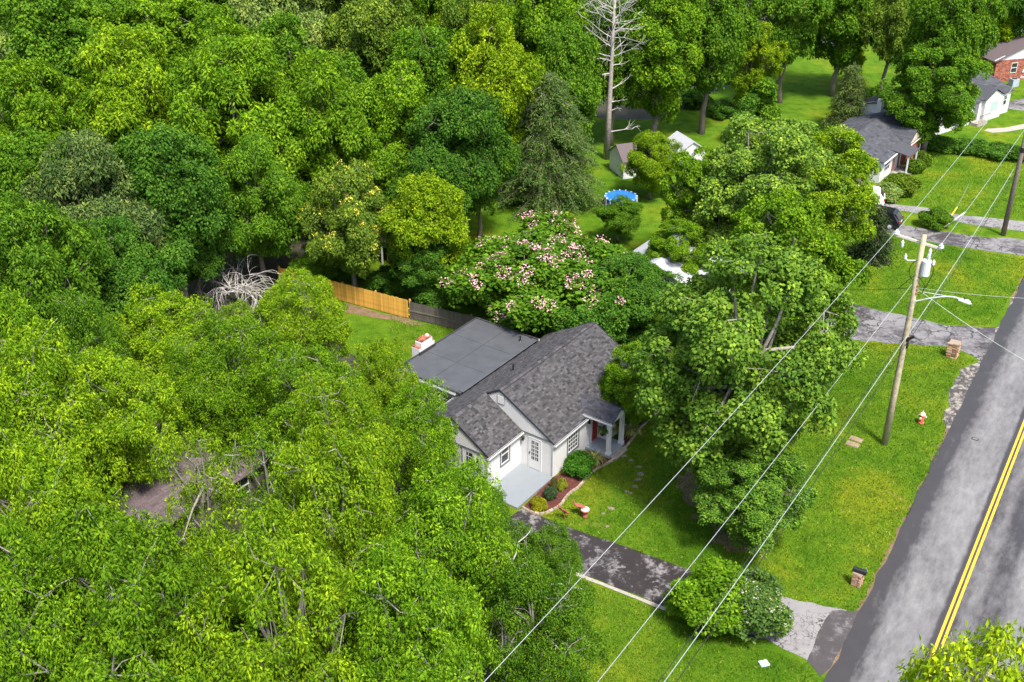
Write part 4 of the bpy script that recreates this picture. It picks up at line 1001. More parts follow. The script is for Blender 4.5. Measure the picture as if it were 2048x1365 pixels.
def make_variant(kind, i):
    h, r, zb, nl, lr, ncl, nle, rc, L, Wd, droop = STYLE[kind]
    rs = np.random.RandomState(hash_(kind) + 17 * i)
    zc, rz = (h + zb) / 2, (h - zb) / 2
    D = fib(nl, rs) + rs.normal(0, .24, (nl, 3)); D /= np.linalg.norm(D, axis=1, keepdims=True)
    if kind in ('column', 'ivy'):
        lc = np.stack([rs.normal(0, .25, nl) * r, rs.normal(0, .25, nl) * r, np.linspace(zb + lr, h - lr * .9, nl)], 1)
    else:
        k = rs.uniform(.50, 1.08, (nl, 1)); k[0] = .95
        lc = D * np.array([r - lr * .75, r - lr * .75, rz - lr * .7]) * k; lc[:, 2] += zc
        # broad rounded top, narrower skirt
        low = np.clip((zc - lc[:, 2]) / rz, 0, 1); lc[:, :2] *= (1 - .28 * low)[:, None]
        lc = np.concatenate([lc, np.array([[0, 0, zc + .1 * rz], [.2, .1, zc - .25 * rz]])])
    R_ = lr * rs.uniform(.60, 1.30, len(lc))
    cc, nn = [], []
    for j, (c, q) in enumerate(zip(lc, R_)):
        d = rs.normal(0, 1, (ncl, 3)); d /= np.linalg.norm(d, axis=1, keepdims=True)
        p = c + d * q * np.where(rs.rand(ncl, 1) < .16, rs.uniform(.3, .7, (ncl, 1)), rs.uniform(.78, 1.14, (ncl, 1))) * np.array([1, 1, .85])
        dist = np.linalg.norm(p[:, None] - lc[None], axis=2) / R_[None]; dist[:, j] = 9
        ok = ((dist.min(1) > .78) | (rs.rand(ncl) < .12)) & (d[:, 2] > -.75) & (p[:, 2] > zb * .55)
        out = p - np.array([0, 0, zc]); out /= np.linalg.norm(out, axis=1, keepdims=True)
        n_ = d * .55 + out * .35 + np.array([0, 0, .45]) + rs.normal(0, .15, d.shape); n_ /= np.linalg.norm(n_, axis=1, keepdims=True)
        cc.append(p[ok]); nn.append(n_[ok])
    cc, nn = np.concatenate(cc), np.concatenate(nn)
    V, tone = leaves_arrays(cc, nn, nle, rc, L, Wd, rs, droop)
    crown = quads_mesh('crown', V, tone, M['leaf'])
    # trunk, limbs to the lobes, twigs to some sprays
    tb = MB(); k = h / 12.0
    tz = zb + (h - zb) * .55
    bend = [Vector((rs.normal(0, .05) * r, rs.normal(0, .05) * r, z)) for z in np.linspace(0, tz, 6)]; bend[0] = Vector((0, 0, -.05))
    if kind in ('shrub', 'dense', 'crepe'):
        for q in range(5 if kind != 'dense' else 3):
            a = 2 * math.pi * q / 5 + rs.rand(); e = Vector(lc[rs.randint(len(lc))])
            tb.tube([(.1 * math.cos(a) * k, .1 * math.sin(a) * k, -.02), e * .5, e], [.09 * k + .008, .06 * k + .005, .02 * k + .003], 5)
    else:
        tb.tube(bend, [.26 * k * (1 - .11 * j) * (1.25 if j == 0 else 1) for j in range(6)], 8)
    for j, c in enumerate(lc):
        c = Vector(c); s = bend[min(5, 1 + rs.randint(1, 5))] if kind not in ('shrub', 'dense', 'crepe') else c * .5
        if kind not in ('shrub', 'dense', 'crepe'):
            m1 = s.lerp(c, .5) + Vector((rs.normal(0, .15), rs.normal(0, .15), .25)) * k
            tb.tube([s, m1, c], [.10 * k, .07 * k, .04 * k], 5, cap=False)
        dd = np.linalg.norm(cc - np.array(c), axis=1); near = np.where(dd < R_[j] * 1.15)[0]
        if len(near):
            for q in rs.choice(near, min(len(near), 5 if kind in ('hackberry', 'maple', 'walnut') else 3), replace=False):
                e = Vector(cc[q]); m1 = c.lerp(e, .55) + Vector(rs.normal(0, .12, 3)) * k
                tb.tube([c, m1, e + (e - c) * .06], [.034 * k, .022 * k, .010 * k], 4, cap=False)
    return dict(crown=crown, trunk=tb, h=h, r=r, zc=zc, cc=cc, nn=nn, zb=zb, trunk_meshes={})
def hash_(s): return sum(ord(c) * (i + 3) for i, c in enumerate(s)) % 9000
NVAR = {'open': 2, 'hackberry': 4, 'broad': 4, 'walnut': 2, 'maple': 3, 'crepe': 2, 'shrub': 2, 'dense': 2, 'column': 1, 'ivy': 2}
cnt_ = {}
def variant(kind, i=None):
    if i is None:
        i = cnt_.get(kind, 0); cnt_[kind] = i + 1
    i %= NVAR[kind]
    if (kind, i) not in VAR: VAR[(kind, i)] = make_variant(kind, i)
    return VAR[(kind, i)]

def place(kind, base, h, r, col, label, name='tree', cat='tree', group=None, bark='bark', rz=None, i=None):
    V = variant(kind, i)
    if bark not in V['trunk_meshes']: V['trunk_meshes'][bark] = V['trunk'].mesh('trunk', M[bark], True)
    rr = random.Random(int(base[0] * 37 + base[1] * 91)); t = empty(name, base, rr.uniform(0, 6.28) if rz is None else rz)
    tag(t, label, cat, group)
    t.scale = (r / V['r'], r / V['r'], h / V['h'])
    link_mesh('trunk' if cat == 'tree' else 'stem', V['trunk_meshes'][bark], t)
    cr = link_mesh('crown' if cat == 'tree' else 'foliage', V['crown'], t)
    j = rr.uniform(.90, 1.10)
    cr.color = (col[0] * j, col[1] * j, col[2] * j, 1)
    return t, V
def tree(kind, u, v, rpx, h, col, label, group=None, bark='bark', name='tree', cat='tree', rz=None, i=None):
    V = variant(kind, i if i is not None else cnt_.get(kind, 0))
    if kind in ('hackberry', 'open', 'broad', 'walnut', 'maple') and h > 6: h *= 1.28
    if i is None: i = cnt_.get(kind, 0); cnt_[kind] = i + 1
    zc = V['zc'] / V['h'] * h
    p = at(u, v, zc); r = rpx * depth(p) / F
    return place(kind, (p.x, p.y, 0), h, r, col, label, name, cat, group, bark, rz, i)

# leaf colours of the kinds
LIME, GRASSY, MID, DEEP, OLIVE, PALE, GREYG, YEL = (.152, .252, .009), (.112, .215, .009), (.083, .174, .011), (.058, .138, .014), (.124, .196, .022), (.180, .252, .060), (.108, .168, .045), (.165, .255, .008)
GW = 'trees of the wood behind the back yard'
GN = 'trees crowding the near left corner'
for a in [
 # far wood, back rows first
 ('broad', 60, 20, 120, 14, PALE, 'silvery pale tree in the top left corner of the wood', GW),
 ('broad', 260, 10, 120, 14, MID, 'tree at the top edge beside the silvery corner tree', GW),
 ('broad', 440, 30, 110, 14, MID, 'mid green tree at the top edge behind a power line gap', GW),
 ('broad', 570, 50, 105, 15, PALE, 'pale olive tree at the top edge with yellowish tips', GW),
 ('broad', 700, 40, 110, 15, OLIVE, 'olive green tree at the top edge right of the pale olive one', GW),
 ('broad', 830, 50, 95, 15, GRASSY, 'feathery bright tree at the top edge left of a bare white trunk', GW),
 ('broad', 930, 70, 80, 14, OLIVE, 'speckled olive tree just left of the bare white trunk', GW),
 ('broad', 1080, 60, 105, 15, GRASSY, 'bright tree between the white trunk and the dead pine', GW),
 ('broad', 120, 150, 150, 14, MID, 'broad green tree below the silvery corner tree', GW),
 ('broad', 300, 130, 150, 14, GRASSY, 'wide vine covered tree in the upper left wood', GW),
 ('broad', 450, 200, 120, 13, GRASSY, 'tree right of the vine covered one with small yellow patch', GW),
 ('broad', 600, 190, 130, 13, MID, 'rounded tree behind the greyish dying sprig', GW),
 ('broad', 760, 150, 120, 13, OLIVE, 'tall tree in the centre of the wood with open twigs', GW),
 ('broad', 880, 190, 110, 13, MID, 'dark gapped tree left of the yellow green vine tree', GW),
 ('broad', 990, 190, 110, 13, YEL, 'yellow green vine draped tree above the grey conifer', GW),
 ('broad', 1120, 180, 90, 12, MID, 'tree directly left of the dead pine trunk', GW),
 ('walnut', 80, 290, 140, 12, GRASSY, 'drooping leaved tree at the left edge of the wood, highest one', GW),
 ('walnut', 260, 240, 150, 13, LIME, 'large sunlit walnut like tree filling the upper left', GW),
 ('walnut', 480, 260, 160, 13, GRASSY, 'broad walnut like tree in the middle of the wood', GW),
 ('walnut', 660, 280, 140, 12, GRASSY, 'walnut like tree above the yellow flowering tree', GW),
 ('broad', 790, 290, 110, 11, GRASSY, 'tree with greyish dead twigs at its right side in the wood', GW),
 ('broad', 920, 300, 120, 11, DEEP, 'deep green vine covered mound beside the grey conifer', GW),
 ('broad', 955, 345, 80, 8, MID, 'low vine covered tree at the conifer foot', GW),
 ('broad', 60, 420, 130, 11, MID, 'shaded tree at the left edge, middle height', GW),
 ('walnut', 200, 440, 140, 11, GREYG, 'grey green tree with pale leaf tips in the left wood', GW),
 ('broad', 340, 420, 130, 11, DEEP, 'dark ivy clad tree above the bleached brush heap', GW),
 ('walnut', 510, 400, 110, 9, MID, 'tree with crooked bare limb above the bleached brush heap', GW),
 ('broad', 385, 480, 80, 7, DEEP, 'dark low tree just left of the bleached brush heap', GW),
 ('walnut', 90, 600, 150, 11, MID, 'dark spreading tree at the left edge above the lime grove', GW),
 ('broad', 250, 590, 120, 9, DEEP, 'dark tree behind the upper edge of the lime grove', GW),
 ('broad', 860, 390, 90, 8, DEEP, 'dark green tree on the edge of the small back lawn', GW),
 ('walnut', 30, 760, 110, 10, GRASSY, 'leafy tree at the left edge beside the lime grove', GW),
 # trees round the open lawns
 ('broad', 1320, 110, 110, 12, GRASSY, 'big oak like tree behind the dead pine with a bare trunk', 'trees along the far lawns'),
 ('broad', 1230, 110, 90, 12, MID, 'dark tree close behind the dead pine', 'trees along the far lawns'),
 ('broad', 1420, 60, 100, 14, MID, 'tree at the top edge left of the yellow green one', 'trees along the far lawns'),
 ('maple', 1505, 125, 66, 8, YEL, 'yellow green tree standing in the far lawn', 'trees along the far lawns'),
 ('broad', 1580, 25, 90, 13, MID, 'shady tree at the top edge behind the yellow green one', 'trees along the far lawns'),
 ('broad', 1690, 15, 95, 13, MID, 'open limbed tree with thick trunk at the top edge', 'trees along the far lawns'),
 ('broad', 1790, 25, 72, 13, OLIVE, 'tree with pale forked limbs left of the big shade tree', 'trees along the far lawns'),
 ('maple', 1868, 180, 104, 8.5, MID, 'big dense shade tree in front of the long white house', 'trees along the far lawns'),
 ('broad', 1900, 70, 95, 14, MID, 'tall tree behind the big dense shade tree', 'trees along the far lawns'),
 ('broad', 2030, 10, 70, 10, DEEP, 'dark tree in the top right corner behind the garage', 'trees along the far lawns'),
 ('broad', 1960, 5, 60, 12, DEEP, 'dark tree at the top edge near the yellow cypress', 'trees along the far lawns'),
]: tree(*a[:6], a[6], a[7])
tree('column', 2010, 80, 24, 7, YEL, 'narrow yellow cypress beside the brick house', 'trees along the far lawns')
tree('column', 1990, 62, 20, 7, YEL, 'slim yellow cypress behind the narrow one by the brick house', 'trees along the far lawns')
tree('ivy', 1528, 215, 30, 6, MID, 'ivy covered stump like tree on the lawn edge', 'trees along the far lawns')
tree('ivy', 1490, 240, 26, 5, DEEP, 'small dark tree left of the ivy covered one', 'trees along the far lawns')
tree('broad', 1700, 118, 36, 5, YEL, 'small yellow green tree in the far right lawn', 'trees along the far lawns')
tree('walnut', 1305, 322, 60, 6.0, LIME, 'bright green feathery tree in front of the white sheds', 'trees along the far lawns')
tree('broad', 1238, 434, 50, 3.8, MID, 'rounded green tree in front of the blue pool')
tree('walnut', 700, 440, 105, 8, OLIVE, 'flat topped tree with yellow flower tufts beside the carport')
tree('broad', 850, 450, 100, 8, YEL, 'yellow green leaning tree beside the small back lawn')
tree('broad', 850, 528, 80, 5.5, DEEP, 'dark green tree growing over the weathered grey fence')
tree('broad', 640, 525, 60, 3.5, MID, 'low leafy tree behind the golden fence')
# trees near the house
tree('crepe', 1080, 545, 208, 6.8, MID, 'crepe myrtle covered with pink blossom behind the flat roof', name='crepe_myrtle')
tree('broad', 1265, 588, 108, 6.0, DEEP, 'dark green tree behind the far end of the shingle roof')
tree('crepe', 1180, 640, 110, 5.0, DEEP, 'dark low tree against the back of the shingle roof')
GM = 'maples beside the neighbouring drive'
tree('maple', 1525, 372, 162, 10.5, (.140, .232, .030), 'far maple with pale yellowish leaf tips', GM, 'pale_bark')
tree('maple', 1655, 388, 128, 8.5, LIME, 'maple nearest the small brick fronted house', GM, 'pale_bark')
tree('maple', 1352, 512, 78, 6, GRASSY, 'small maple screening the hidden white house', GM, 'pale_bark')
tree('maple', 1395, 400, 85, 8, GRASSY, 'maple overhanging the hidden white house', GM, 'pale_bark')
tree('maple', 1580, 560, 150, 10, GRASSY, 'middle maple beside the grey driveway end', GM, 'pale_bark')
p = at(1445, 1000); place('maple', (p.x, p.y, 0), 15.5, 5.8, (.118, .212, .024), 'great front lawn maple between the house and the utility pole', 'tree', 'tree', GM, 'pale_bark', 1.0, 1)
tree('maple', 1265, 770, 75, 6, GRASSY, 'leafy maple bough tree reaching over the porch roof', GM, 'pale_bark')
tree('maple', 1505, 985, 132, 6.0, (.092, .185, .020), 'low leafy tree under the great maple beside the low cables', i=2)
tree('shrub', 1420, 1190, 92, 3.0, GRASSY, 'leafy shrub with lime shoots beside the driveway', name='shrub', cat='shrub')
tree('shrub', 1500, 1212, 90, 2.8, (.085, .15, .03), 'grey green shrub with pale flower spikes beside the driveway apron', name='shrub', cat='shrub')
# near left grove
for a in [
 ('hackberry', 335, 690, 118, 7, LIME, 'lime tree at the upper left of the near grove'),
 ('hackberry', 530, 692, 105, 7, LIME, 'lime tree just below the bleached brush heap'),
 ('hackberry', 610, 648, 108, 7.5, LIME, 'tree in front of the golden fence'),
 ('hackberry', 460, 765, 120, 8, GRASSY, 'leafy tree in the middle of the upper grove'),
 ('hackberry', 768, 790, 84, 7, LIME, 'tree overhanging the corner of the flat roof'),
 ('hackberry', 180, 730, 110, 9, MID, 'darker tree on the left of the upper grove'),
 ('hackberry', 620, 820, 115, 8, GRASSY, 'tree between the golden fence tree and the mauve roof'),
 ('hackberry', 60, 880, 170, 11, LIME, 'bright tree at the left edge above the corner'),
 ('hackberry', 240, 850, 135, 9, LIME, 'bright tree behind the mauve brown roof'),
 ('hackberry', 405, 812, 95, 7, GRASSY, 'tree rising directly behind the mauve brown roof'),
 ('hackberry', 680, 930, 140, 9, LIME, 'tree with white limbs right of the mauve brown roof'),
 ('hackberry', 838, 885, 90, 7, GRASSY, 'tree against the white wing wall of the cottage'),
 ('hackberry', 935, 1025, 100, 5.8, MID, 'dark glossy tree overhanging the patio'),
 ('hackberry', 95, 1125, 180, 12, LIME, 'large bright tree left of the mauve brown roof'),
 ('hackberry', 440, 1255, 168, 9, GRASSY, 'large tree just below the mauve brown roof'),
 ('hackberry', 680, 1100, 170, 11, LIME, 'tree in the middle of the near grove with yellow tips'),
 ('hackberry', 880, 1140, 170, 10, GRASSY, 'broad tree between the patio tree and the white wire'),
 ('hackberry', 260, 1300, 210, 12, GRASSY, 'tree at the bottom edge, second from the corner'),
 ('hackberry', 30, 1300, 180, 12, GRASSY, 'tree in the bottom left corner'),
 ('hackberry', 560, 1310, 200, 12, LIME, 'tree at the bottom edge below the yellow tipped one'),
 ('hackberry', 820, 1320, 180, 11, GRASSY, 'tree at the bottom edge left of the white wire'),
 ('hackberry', 1080, 1285, 135, 8, MID, 'tree on the bright lawn where the white wire leaves the picture'),
 ('open', 400, 985, 125, 9, LIME, 'half bare tree with thick pale limbs over the mauve brown roof'),
 ('open', 540, 985, 110, 8.5, GRASSY, 'thin crowned tree with forked pale limbs at the right end of the mauve roof'),
 ('hackberry', 1020, 1120, 80, 6, MID, 'tree between the patio tree and the driveway kerb'),
]: tree(*a, group=GN, bark='pale_bark')
tree('hackberry', 1105, 1120, 68, 5, MID, 'thin sapling whose leafy top overhangs the driveway', None, 'pale_bark')
tree('hackberry', 1905, 1670, 255, 15, (.25, .34, .010), 'yellow lime treetop in the bottom right corner over the road', None, 'pale_bark', i=2)

# blossoms: small petals on the outer sprays
def blossoms(t, V, sel, n, rc, L, mt, name='blossoms'):
    rs = np.random.RandomState(3); cc, nn = V['cc'][sel], V['nn'][sel]
    Vv, tone = leaves_arrays(cc + nn * .16, nn, n, rc, L, L * .8, rs, .1, 1.2)
    link_mesh(name, quads_mesh(name, Vv, tone, M[mt]), t)
def find(label): return next(o for o in sc.objects if o.get('label') == label)
rs_ = np.random.RandomState(8)
t = find('crepe myrtle covered with pink blossom behind the flat roof'); V = VAR[('crepe', 0)]
hz = V['cc'][:, 2] / V['h']
blossoms(t, V, (rs_.rand(len(hz)) < np.clip((hz - .48) * 1.5, .02, .62)), 40, .30, .075, 'petal_pink')
for o in t.children:
    if o.name.startswith('blossoms'): pass
t = find('flat topped tree with yellow flower tufts beside the carport')
kx = [k for k in VAR if k[0] == 'walnut' and VAR[k]['crown'] == next(c for c in t.children if c.name.startswith('crown')).data][0]; V = VAR[kx]
blossoms(t, V, (rs_.rand(len(V['cc'])) < .22) & (V['cc'][:, 2] > V['zc'] * .85), 26, .30, .16, 'petal_yellow')
t = find('grey green shrub with pale flower spikes beside the driveway apron')
kx = [k for k in VAR if k[0] == 'shrub' and VAR[k]['crown'] == next(c for c in t.children if c.name.startswith('foliage')).data][0]; V = VAR[kx]
blossoms(t, V, (rs_.rand(len(V['cc'])) < .22), 10, .09, .06, 'petal_white')

# shrubs and bedding plants
def bush(u, v, rm, h, col, label, kind='dense', group=None, name='shrub', cat='shrub'):
    p = at(u, v); return place(kind, (p.x, p.y, 0), h, rm, col, label, name, cat, group)
bush(1158, 948, .82, 1.25, (.050, .150, .012), 'round glossy green hydrangea bush below the front window')
bush(1079, 1018, .42, .72, (.24, .24, .012), 'golden yellow shrub at the tip of the mulch bed')
bush(1101, 998, .36, .80, (.055, .095, .040), 'bluish green egg shaped dwarf conifer in the mulch bed')
bush(1124, 978, .34, .60, (.20, .22, .02), 'small yellow green shrub behind the dwarf conifer')
bush(1108, 978, .20, .70, (.12, .11, .035), 'thin brownish plant at the patio corner')
bush(800, 520, .9, 1.3, (.09, .13, .03), 'pink flowering bush beside the carport')
t = find('pink flowering bush beside the carport'); V = [VAR[k] for k in VAR if k[0] == 'dense' and VAR[k]['crown'] == next(c for c in t.children if c.name.startswith('foliage')).data][0]
blossoms(t, V, rs_.rand(len(V['cc'])) < .5, 18, .08, .06, 'petal_pink')
bush(1868, 455, 1.35, 1.5, MID, 'rounded green shrub between the two far driveways', 'shrub')
bush(1800, 385, 1.5, 1.5, (.10, .16, .012), 'clipped yellow green bush by the brick fronted house porch')
bush(1775, 398, 1.3, 1.3, PALE, 'pale loose bush below the clipped one')
bush(1828, 345, .9, 1.3, (.085, .15, .012), 'clipped hedge bush right of the far porch, nearer one')
bush(1842, 330, .9, 1.3, (.085, .15, .012), 'clipped hedge bush right of the far porch, farther one')
for i, (u, v, lb) in enumerate([(1862, 296, 'hedge row bush nearest the big shade tree'), (1892, 300, 'hedge row bush second from the big shade tree'), (1924, 303, 'hedge row bush in the middle of the row'), (1956, 307, 'hedge row bush second from the far pole'), (1990, 314, 'hedge row bush just left of the far pole'), (2025, 316, 'hedge row bush just right of the far pole')]):
    bush(u, v, 1.5, 1.2, DEEP, lb, 'dense', 'bushes of the hedge row across the far lawn')
bush(1765, 205, 1.4, 1.6, DEEP, 'dark bush at the grey end wall of the long white house')
bush(1390, 215, 2.0, 2.0, DEEP, 'dark bush beside the oak trunk on the far lawn', 'shrub')
bush(1440, 235, 1.6, 1.6, DEEP, 'dark bush under the yellow green tree', 'shrub')
for i, (u, v, lb) in enumerate([(700, 560, 'low shrub behind the left part of the golden fence'), (780, 590, 'low shrub behind the right part of the golden fence'), (870, 620, 'low shrub behind the weathered grey fence'), (960, 600, 'shrub below the left side of the crepe myrtle'), (1130, 650, 'shrub against the gutter of the flat roof'), (1300, 700, 'shrub at the far gable end of the cottage'), (1340, 760, 'shrub in the shade right of the porch')]):
    bush(u, v, 1.7, 2.0, DEEP, lb, 'shrub', 'shade shrubs round the back yard')
bush(1275, 842, .9, 1.1, DEEP, 'dark shrub beside the second porch column', 'shrub')

# ornamental grasses and fern fronds
def arching(t, n, L, mt, seed, wd=.03, spread=1.0, z0=0.0, name='blades'):
    r = random.Random(seed); b = MB()
    for i in range(n):
        a = r.uniform(0, 2 * math.pi); l = L * r.uniform(.6, 1.1); s = r.uniform(.35, 1.0) * spread
        d = Vector((math.cos(a), math.sin(a), 0)); sd_ = Vector((-d.y, d.x, 0)) * wd / 2
        p = [Vector((0, 0, z0)) + d * .05, Vector((0, 0, z0 + l * .6)) + d * l * .3 * s, Vector((0, 0, z0 + l * .62)) + d * l * .65 * s, Vector((0, 0, z0 + l * .25)) + d * l * .95 * s]
        tn = r.random()
        b.face([p[0] - sd_, p[0] + sd_, p[1] + sd_, p[1] - sd_], tn); b.face([p[1] - sd_, p[1] + sd_, p[2] + sd_, p[2] - sd_], tn); b.face([p[2] - sd_, p[2] + sd_, p[3]], tn)
    o = b.build(name, M['leaf'], t); return o
for (u, v, lb, sd_) in ((1188, 930, 'variegated ornamental grass clump between the hydrangea and porch column', 1), (1262, 872, 'pale ornamental grass clump right of the second porch column', 2), (1232, 866, 'ornamental grass clump showing between the two porch columns', 3)):
    t = empty('ornamental_grass', at(u, v)); tag(t, lb, 'plant', 'ornamental grasses by the porch')
    o = arching(t, 190, 1.0, None, sd_, .035); o.color = (.26, .28, .10, 1)
o = arching(fern, 90, .55, None, 6, .06, 1.1, .05, 'fronds'); o.color = (.045, .075, .02, 1)

# conifers: whorls of drooping branches
def conifer(u, v, h, r, col, label, seed):
    p = at(u, v); rs = np.random.RandomState(seed); t = empty('conifer', p); tag(t, label, 'tree')
    tb = MB(); tb.tube([(0, 0, 0), (.05, 0, h * .5), (0, 0, h)], [.22, .14, .02], 8)
    cc, nn = [], []
    z = h * .06
    while z < h * .98:
        f = (1 - z / h) ** .5; n = 6 + int(9 * f)
        for k in range(n):
            a = rs.rand() * 2 * np.pi; L = r * f * rs.uniform(.65, 1.12) + .15
            d = np.array([np.cos(a), np.sin(a), 0])
            tip = d * L + np.array([0, 0, z - .18 * L])
            tb.tube([(0, 0, z), tuple(d * L * .5 + np.array([0, 0, z + .03 * L])), tuple(tip)], [.035, .022, .008], 4, cap=False)
            for s in np.arange(.18, 1.04, .28 / max(L, .4)):
                cc.append(d * L * s + np.array([0, 0, z + .05 * L - .25 * L * s ** 2]) + rs.normal(0, .10, 3)); nn.append(np.array([d[0] * .35, d[1] * .35, .9]))
        z += .34
    cc, nn = np.array(cc), np.array(nn); nn /= np.linalg.norm(nn, axis=1, keepdims=True)
    V, tone = leaves_arrays(cc, nn, 22, .34, .24, .07, rs, .5)
    tb.build('trunk', M['bark'], t); c = link_mesh('crown', quads_mesh('crown', V, tone, M['leaf']), t); c.color = (*col, 1)
conifer(1095, 408, 11.5, 5.0, (.088, .150, .034), 'grey green conifer with drooping boughs beside the small back lawn', 4)
conifer(1690, 262, 7.0, 2.2, (.10, .15, .035), 'light green conifer rising behind the maples on the far lawn', 5)
conifer(1740, 520, 4.5, 1.6, (.04, .07, .02), 'dark small conifer at the lawn edge beside the maples', 6)

# dead wood
def limb(b, s, d, L, r, rs, lev, kids, droop=0.0):
    pts = [Vector(s)]; dd = Vector(d).normalized()
    for k in range(4):
        dd = (dd + Vector(rs.normal(0, .16, 3)) + Vector((0, 0, -droop))).normalized(); pts.append(pts[-1] + dd * L / 4)
    b.tube(pts, [r * (1 - .2 * k) for k in range(5)], 5, cap=False)
    if lev:
        for k in range(kids):
            q = pts[1 + rs.randint(0, 4)]; e = (dd + Vector(rs.normal(0, .55, 3))).normalized(); limb(b, q, e, L * .55, r * .5, rs, lev - 1, kids, droop)
def dead_tree(u, v, h, label, seed, r0=.28):
    rs = np.random.RandomState(seed); t = empty('dead_tree', at(u, v)); tag(t, label, 'tree')
    b = MB(); b.tube([(0, 0, 0), (.05, 0, h * .3), (.1, .05, h * .6), (.18, 0, h)], [r0 * 1.2, r0 * .85, r0 * .6, r0 * .3], 10); b.build('trunk', M['dead_wood'], t, smooth=True)
    return t, rs
t, rs = dead_tree(1213, 318, 16.5, 'tall dead pine with a bare trunk and bleached branches', 3)
b = MB()
for z in np.arange(9.2, 16.0, .42):
    for k in range(2):
        b = MB(); a = rs.rand() * 6.28; limb(b, (.12, .02, z), (math.cos(a), math.sin(a), .55), rs.uniform(1.6, 3.2), .055, rs, 2, 3); b.build('branch', M['bleached_wood'], t)
for z, a, L in ((2.6, .1, 2.3), (8.1, 3.2, 1.3), (6.6, .3, 1.9), (5.4, .4, 1.1), (4.6, .2, .8), (8.8, .2, 1.4)):
    b = MB(); limb(b, (.08, .02, z), (math.cos(a), math.sin(a) * .3, .35 if z > 3 else .02), L, .07, rs, 1 if z > 3 else 2, 3); b.build('branch', M['bleached_wood'], t)
t, rs = dead_tree(998, 88, 9.5, 'bare white trunk standing at the top edge of the wood', 5, .2)
b = MB()
for z in np.arange(3.0, 9.5, .6):
    b = MB(); a = rs.rand() * 6.28; limb(b, (.05, .0, z), (math.cos(a), math.sin(a), .3), rs.uniform(1.0, 2.0), .05, rs, 1, 3); b.build('branch', M['bleached_wood'], t)
t, rs = dead_tree(1876, 62, 9, 'forked bare tree at the top edge left of the tall shade trees', 7, .25)
b = MB()
for k in range(9):
    b = MB(); a = rs.rand() * 6.28; limb(b, (.05, 0, 3 + k * .6), (math.cos(a), math.sin(a), .9), 3.5, .09, rs, 2, 3); b.build('branch', M['bleached_wood'], t)
t = empty('brush_heap', at(482, 606)); tag(t, 'arched heap of bleached dead branches at the wood edge', 'brush heap'); rs = np.random.RandomState(11); b = MB()
for k in range(34):
    b = MB(); a = rs.uniform(0, 6.28); limb(b, (rs.normal(0, .5), rs.normal(0, .4), .9), (math.cos(a), math.sin(a) * .6, .75), rs.uniform(2.0, 3.2), .045, rs, 2, 3, .26); b.build('branch', M['bleached_wood'], t)
# bare limbs poking out over the near trees
t = empty('fallen_limb', at(1005, 1360)); tag(t, 'bleached forked limb sticking out below the white wire', 'limb'); rs = np.random.RandomState(2); b = MB()
b.tube([(0, 0, 0), (.1, .1, 2.6), (.3, .4, 5.2)], [.12, .09, .07], 6); limb(b, (.3, .4, 5.2), (.8, .3, .3), 2.2, .07, rs, 1, 3); limb(b, (.3, .4, 5.2), (.2, .8, .5), 1.8, .06, rs, 1, 2)
b.build('branches', M['bleached_wood'], t)

# undergrowth on the woodland floor, and grass
def inside(pts, poly):
    x, y = pts[:, 0], pts[:, 1]; res = np.zeros(len(pts), bool); n = len(poly)
    for i in range(n):
        x0, y0 = poly[i][0], poly[i][1]; x1, y1 = poly[(i + 1) % n][0], poly[(i + 1) % n][1]
        c = ((y0 > y) != (y1 > y)) & (x < (x1 - x0) * (y - y0) / (y1 - y0 + 1e-12) + x0); res ^= c
    return res
rs = np.random.RandomState(21)
def under(poly, n, name, hmax, col, seed):
    rs = np.random.RandomState(seed); xs_ = [p[0] for p in poly]; ys_ = [p[1] for p in poly]
    q = np.stack([rs.uniform(min(xs_), max(xs_), n), rs.uniform(min(ys_), max(ys_), n)], 1); q = q[inside(q, poly)]
    c = np.concatenate([q, (rs.rand(len(q), 1) ** 1.5 * hmax + .2)], 1); nn = rs.normal(0, .35, (len(c), 3)); nn[:, 2] = 1; nn /= np.linalg.norm(nn, axis=1, keepdims=True)
    V, tone = leaves_arrays(c, nn, 18, .9, .34, .22, rs, .4, 1.0)
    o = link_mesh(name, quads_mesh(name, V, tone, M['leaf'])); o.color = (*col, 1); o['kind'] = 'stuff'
    return o
wood_in = px((-60, 1420), (-100, 700), (-100, 0), (1150, -60), (1170, 120), (1160, 225), (1060, 330), (990, 390), (900, 405), (640, 460), (545, 560), (600, 640), (700, 720), (790, 860), (900, 1000), (990, 1110), (1000, 1230), (1000, 1420))
under(wood_in, 5200, 'undergrowth', 2.6, MID, 31)
under(px((1170, 215), (1190, 60), (1220, -60), (1900, -60), (1950, 30), (1700, 60), (1580, 90), (1480, 140), (1390, 180), (1320, 225)), 1500, 'undergrowth', 2.0, DEEP, 32)

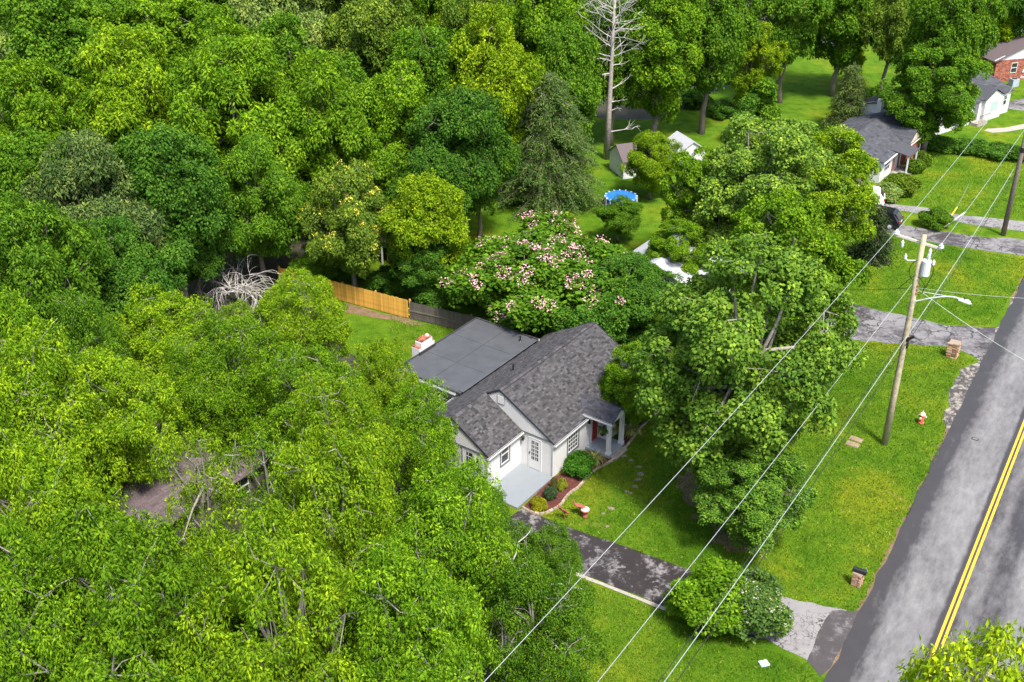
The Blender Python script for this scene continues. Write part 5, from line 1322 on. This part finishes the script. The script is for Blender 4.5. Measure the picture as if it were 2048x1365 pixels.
def grass(name, poly, holes, per, wd, hg, seed):
    rs = np.random.RandomState(seed); xs_ = [p[0] for p in poly]; ys_ = [p[1] for p in poly]
    n = int((max(xs_) - min(xs_)) * (max(ys_) - min(ys_)) * per)
    q = np.stack([rs.uniform(min(xs_), max(xs_), n), rs.uniform(min(ys_), max(ys_), n)], 1); ok = inside(q, poly)
    for h_ in holes: ok &= ~inside(q, h_)
    q = q[ok]; T = len(q); a = rs.rand(T) * 6.28; L = hg * rs.uniform(.6, 1.4, T)
    d = np.stack([np.cos(a), np.sin(a)], 1); V = np.zeros((T, 3, 3))
    V[:, 0, :2] = q - d * wd / 2; V[:, 1, :2] = q + d * wd / 2; ln = rs.normal(0, .5, (T, 2)) * L[:, None]
    V[:, 2, :2] = q + ln; V[:, 2, 2] = L; V[:, :2, 2] = .002
    me = bpy.data.meshes.new(name); me.vertices.add(T * 3); me.vertices.foreach_set('co', V.reshape(-1).astype('f'))
    me.loops.add(T * 3); me.loops.foreach_set('vertex_index', np.arange(T * 3, dtype='i')); me.polygons.add(T); me.polygons.foreach_set('loop_start', np.arange(0, T * 3, 3, dtype='i'))
    t_ = me.attributes.new('tone', 'FLOAT', 'FACE'); t_.data.foreach_set('value', rs.rand(T).astype('f')); me.materials.append(M['blade']); me.update(calc_edges=True)
    o = link_mesh(name, me); o['kind'] = 'stuff'; return o
flat2 = lambda P: [(p[0], p[1]) for p in P]
house_poly = [tuple(hw(x, y)[:2]) for x, y in ((.1, -.1), (2.05, 3.4), (2.05, 5), (.7, 5.2), (.7, 9.7), (-7, 9.6), (-12.2, 8.4), (-12.2, .5), (-7, .5), (-7, -3.3), (-2.2, -3.5), (.1, -3.5))]
bare = flat2(wobble(px((1350, 960), (1420, 940), (1470, 1015), (1550, 1080), (1535, 1120), (1455, 1110)), .6, .6, 5))
lawn = flat2(px((1046, 1018), (1110, 1047), (1345, 1130), (1560, 1195), (1700, 1224), (1719, 1222), (1800, 1058), (1860, 950), (1893, 872), (1890, 800), (1915, 742), (1950, 722), (1900, 696), (1720, 684), (1560, 660), (1300, 700), (1280, 760)))
grass('lawn_grass', lawn, [house_poly, flat2(px(*bed_uv)), flat2(px((1238, 905), (1262, 880), (1300, 835), (1292, 830), (1243, 880)))], 210, .034, .080, 1)
grass('lawn_weeds', lawn, [house_poly, flat2(px(*bed_uv))], 22, .085, .10, 11)
lawn2 = flat2(px((1010, 1094), (1169, 1161), (1345, 1230), (1500, 1290), (1610, 1325), (1640, 1365), (1640, 1420), (950, 1420), (960, 1150)))
grass('lawn_grass', lawn2, [], 210, .034, .088, 2)
grass('lawn_weeds', lawn2, [], 22, .085, .10, 12)
lawn3 = flat2(px((1700, 605), (1780, 624), (1900, 650), (1985, 652), (2030, 580), (2060, 520), (1960, 503), (1860, 487), (1752, 467), (1690, 470)))
grass('lawn_grass', lawn3, [], 110, .05, .09, 3)
lawn4 = flat2(px((780, 625), (920, 650), (1000, 640), (860, 740), (780, 760)))
grass('lawn_grass', lawn4, [house_poly], 160, .04, .08, 4)
lawn5 = flat2(px((1760, 402), (1870, 416), (2048, 440), (2100, 430), (2100, 320), (1860, 305), (1840, 330)))
grass('lawn_grass', lawn5, [], 60, .06, .10, 5)
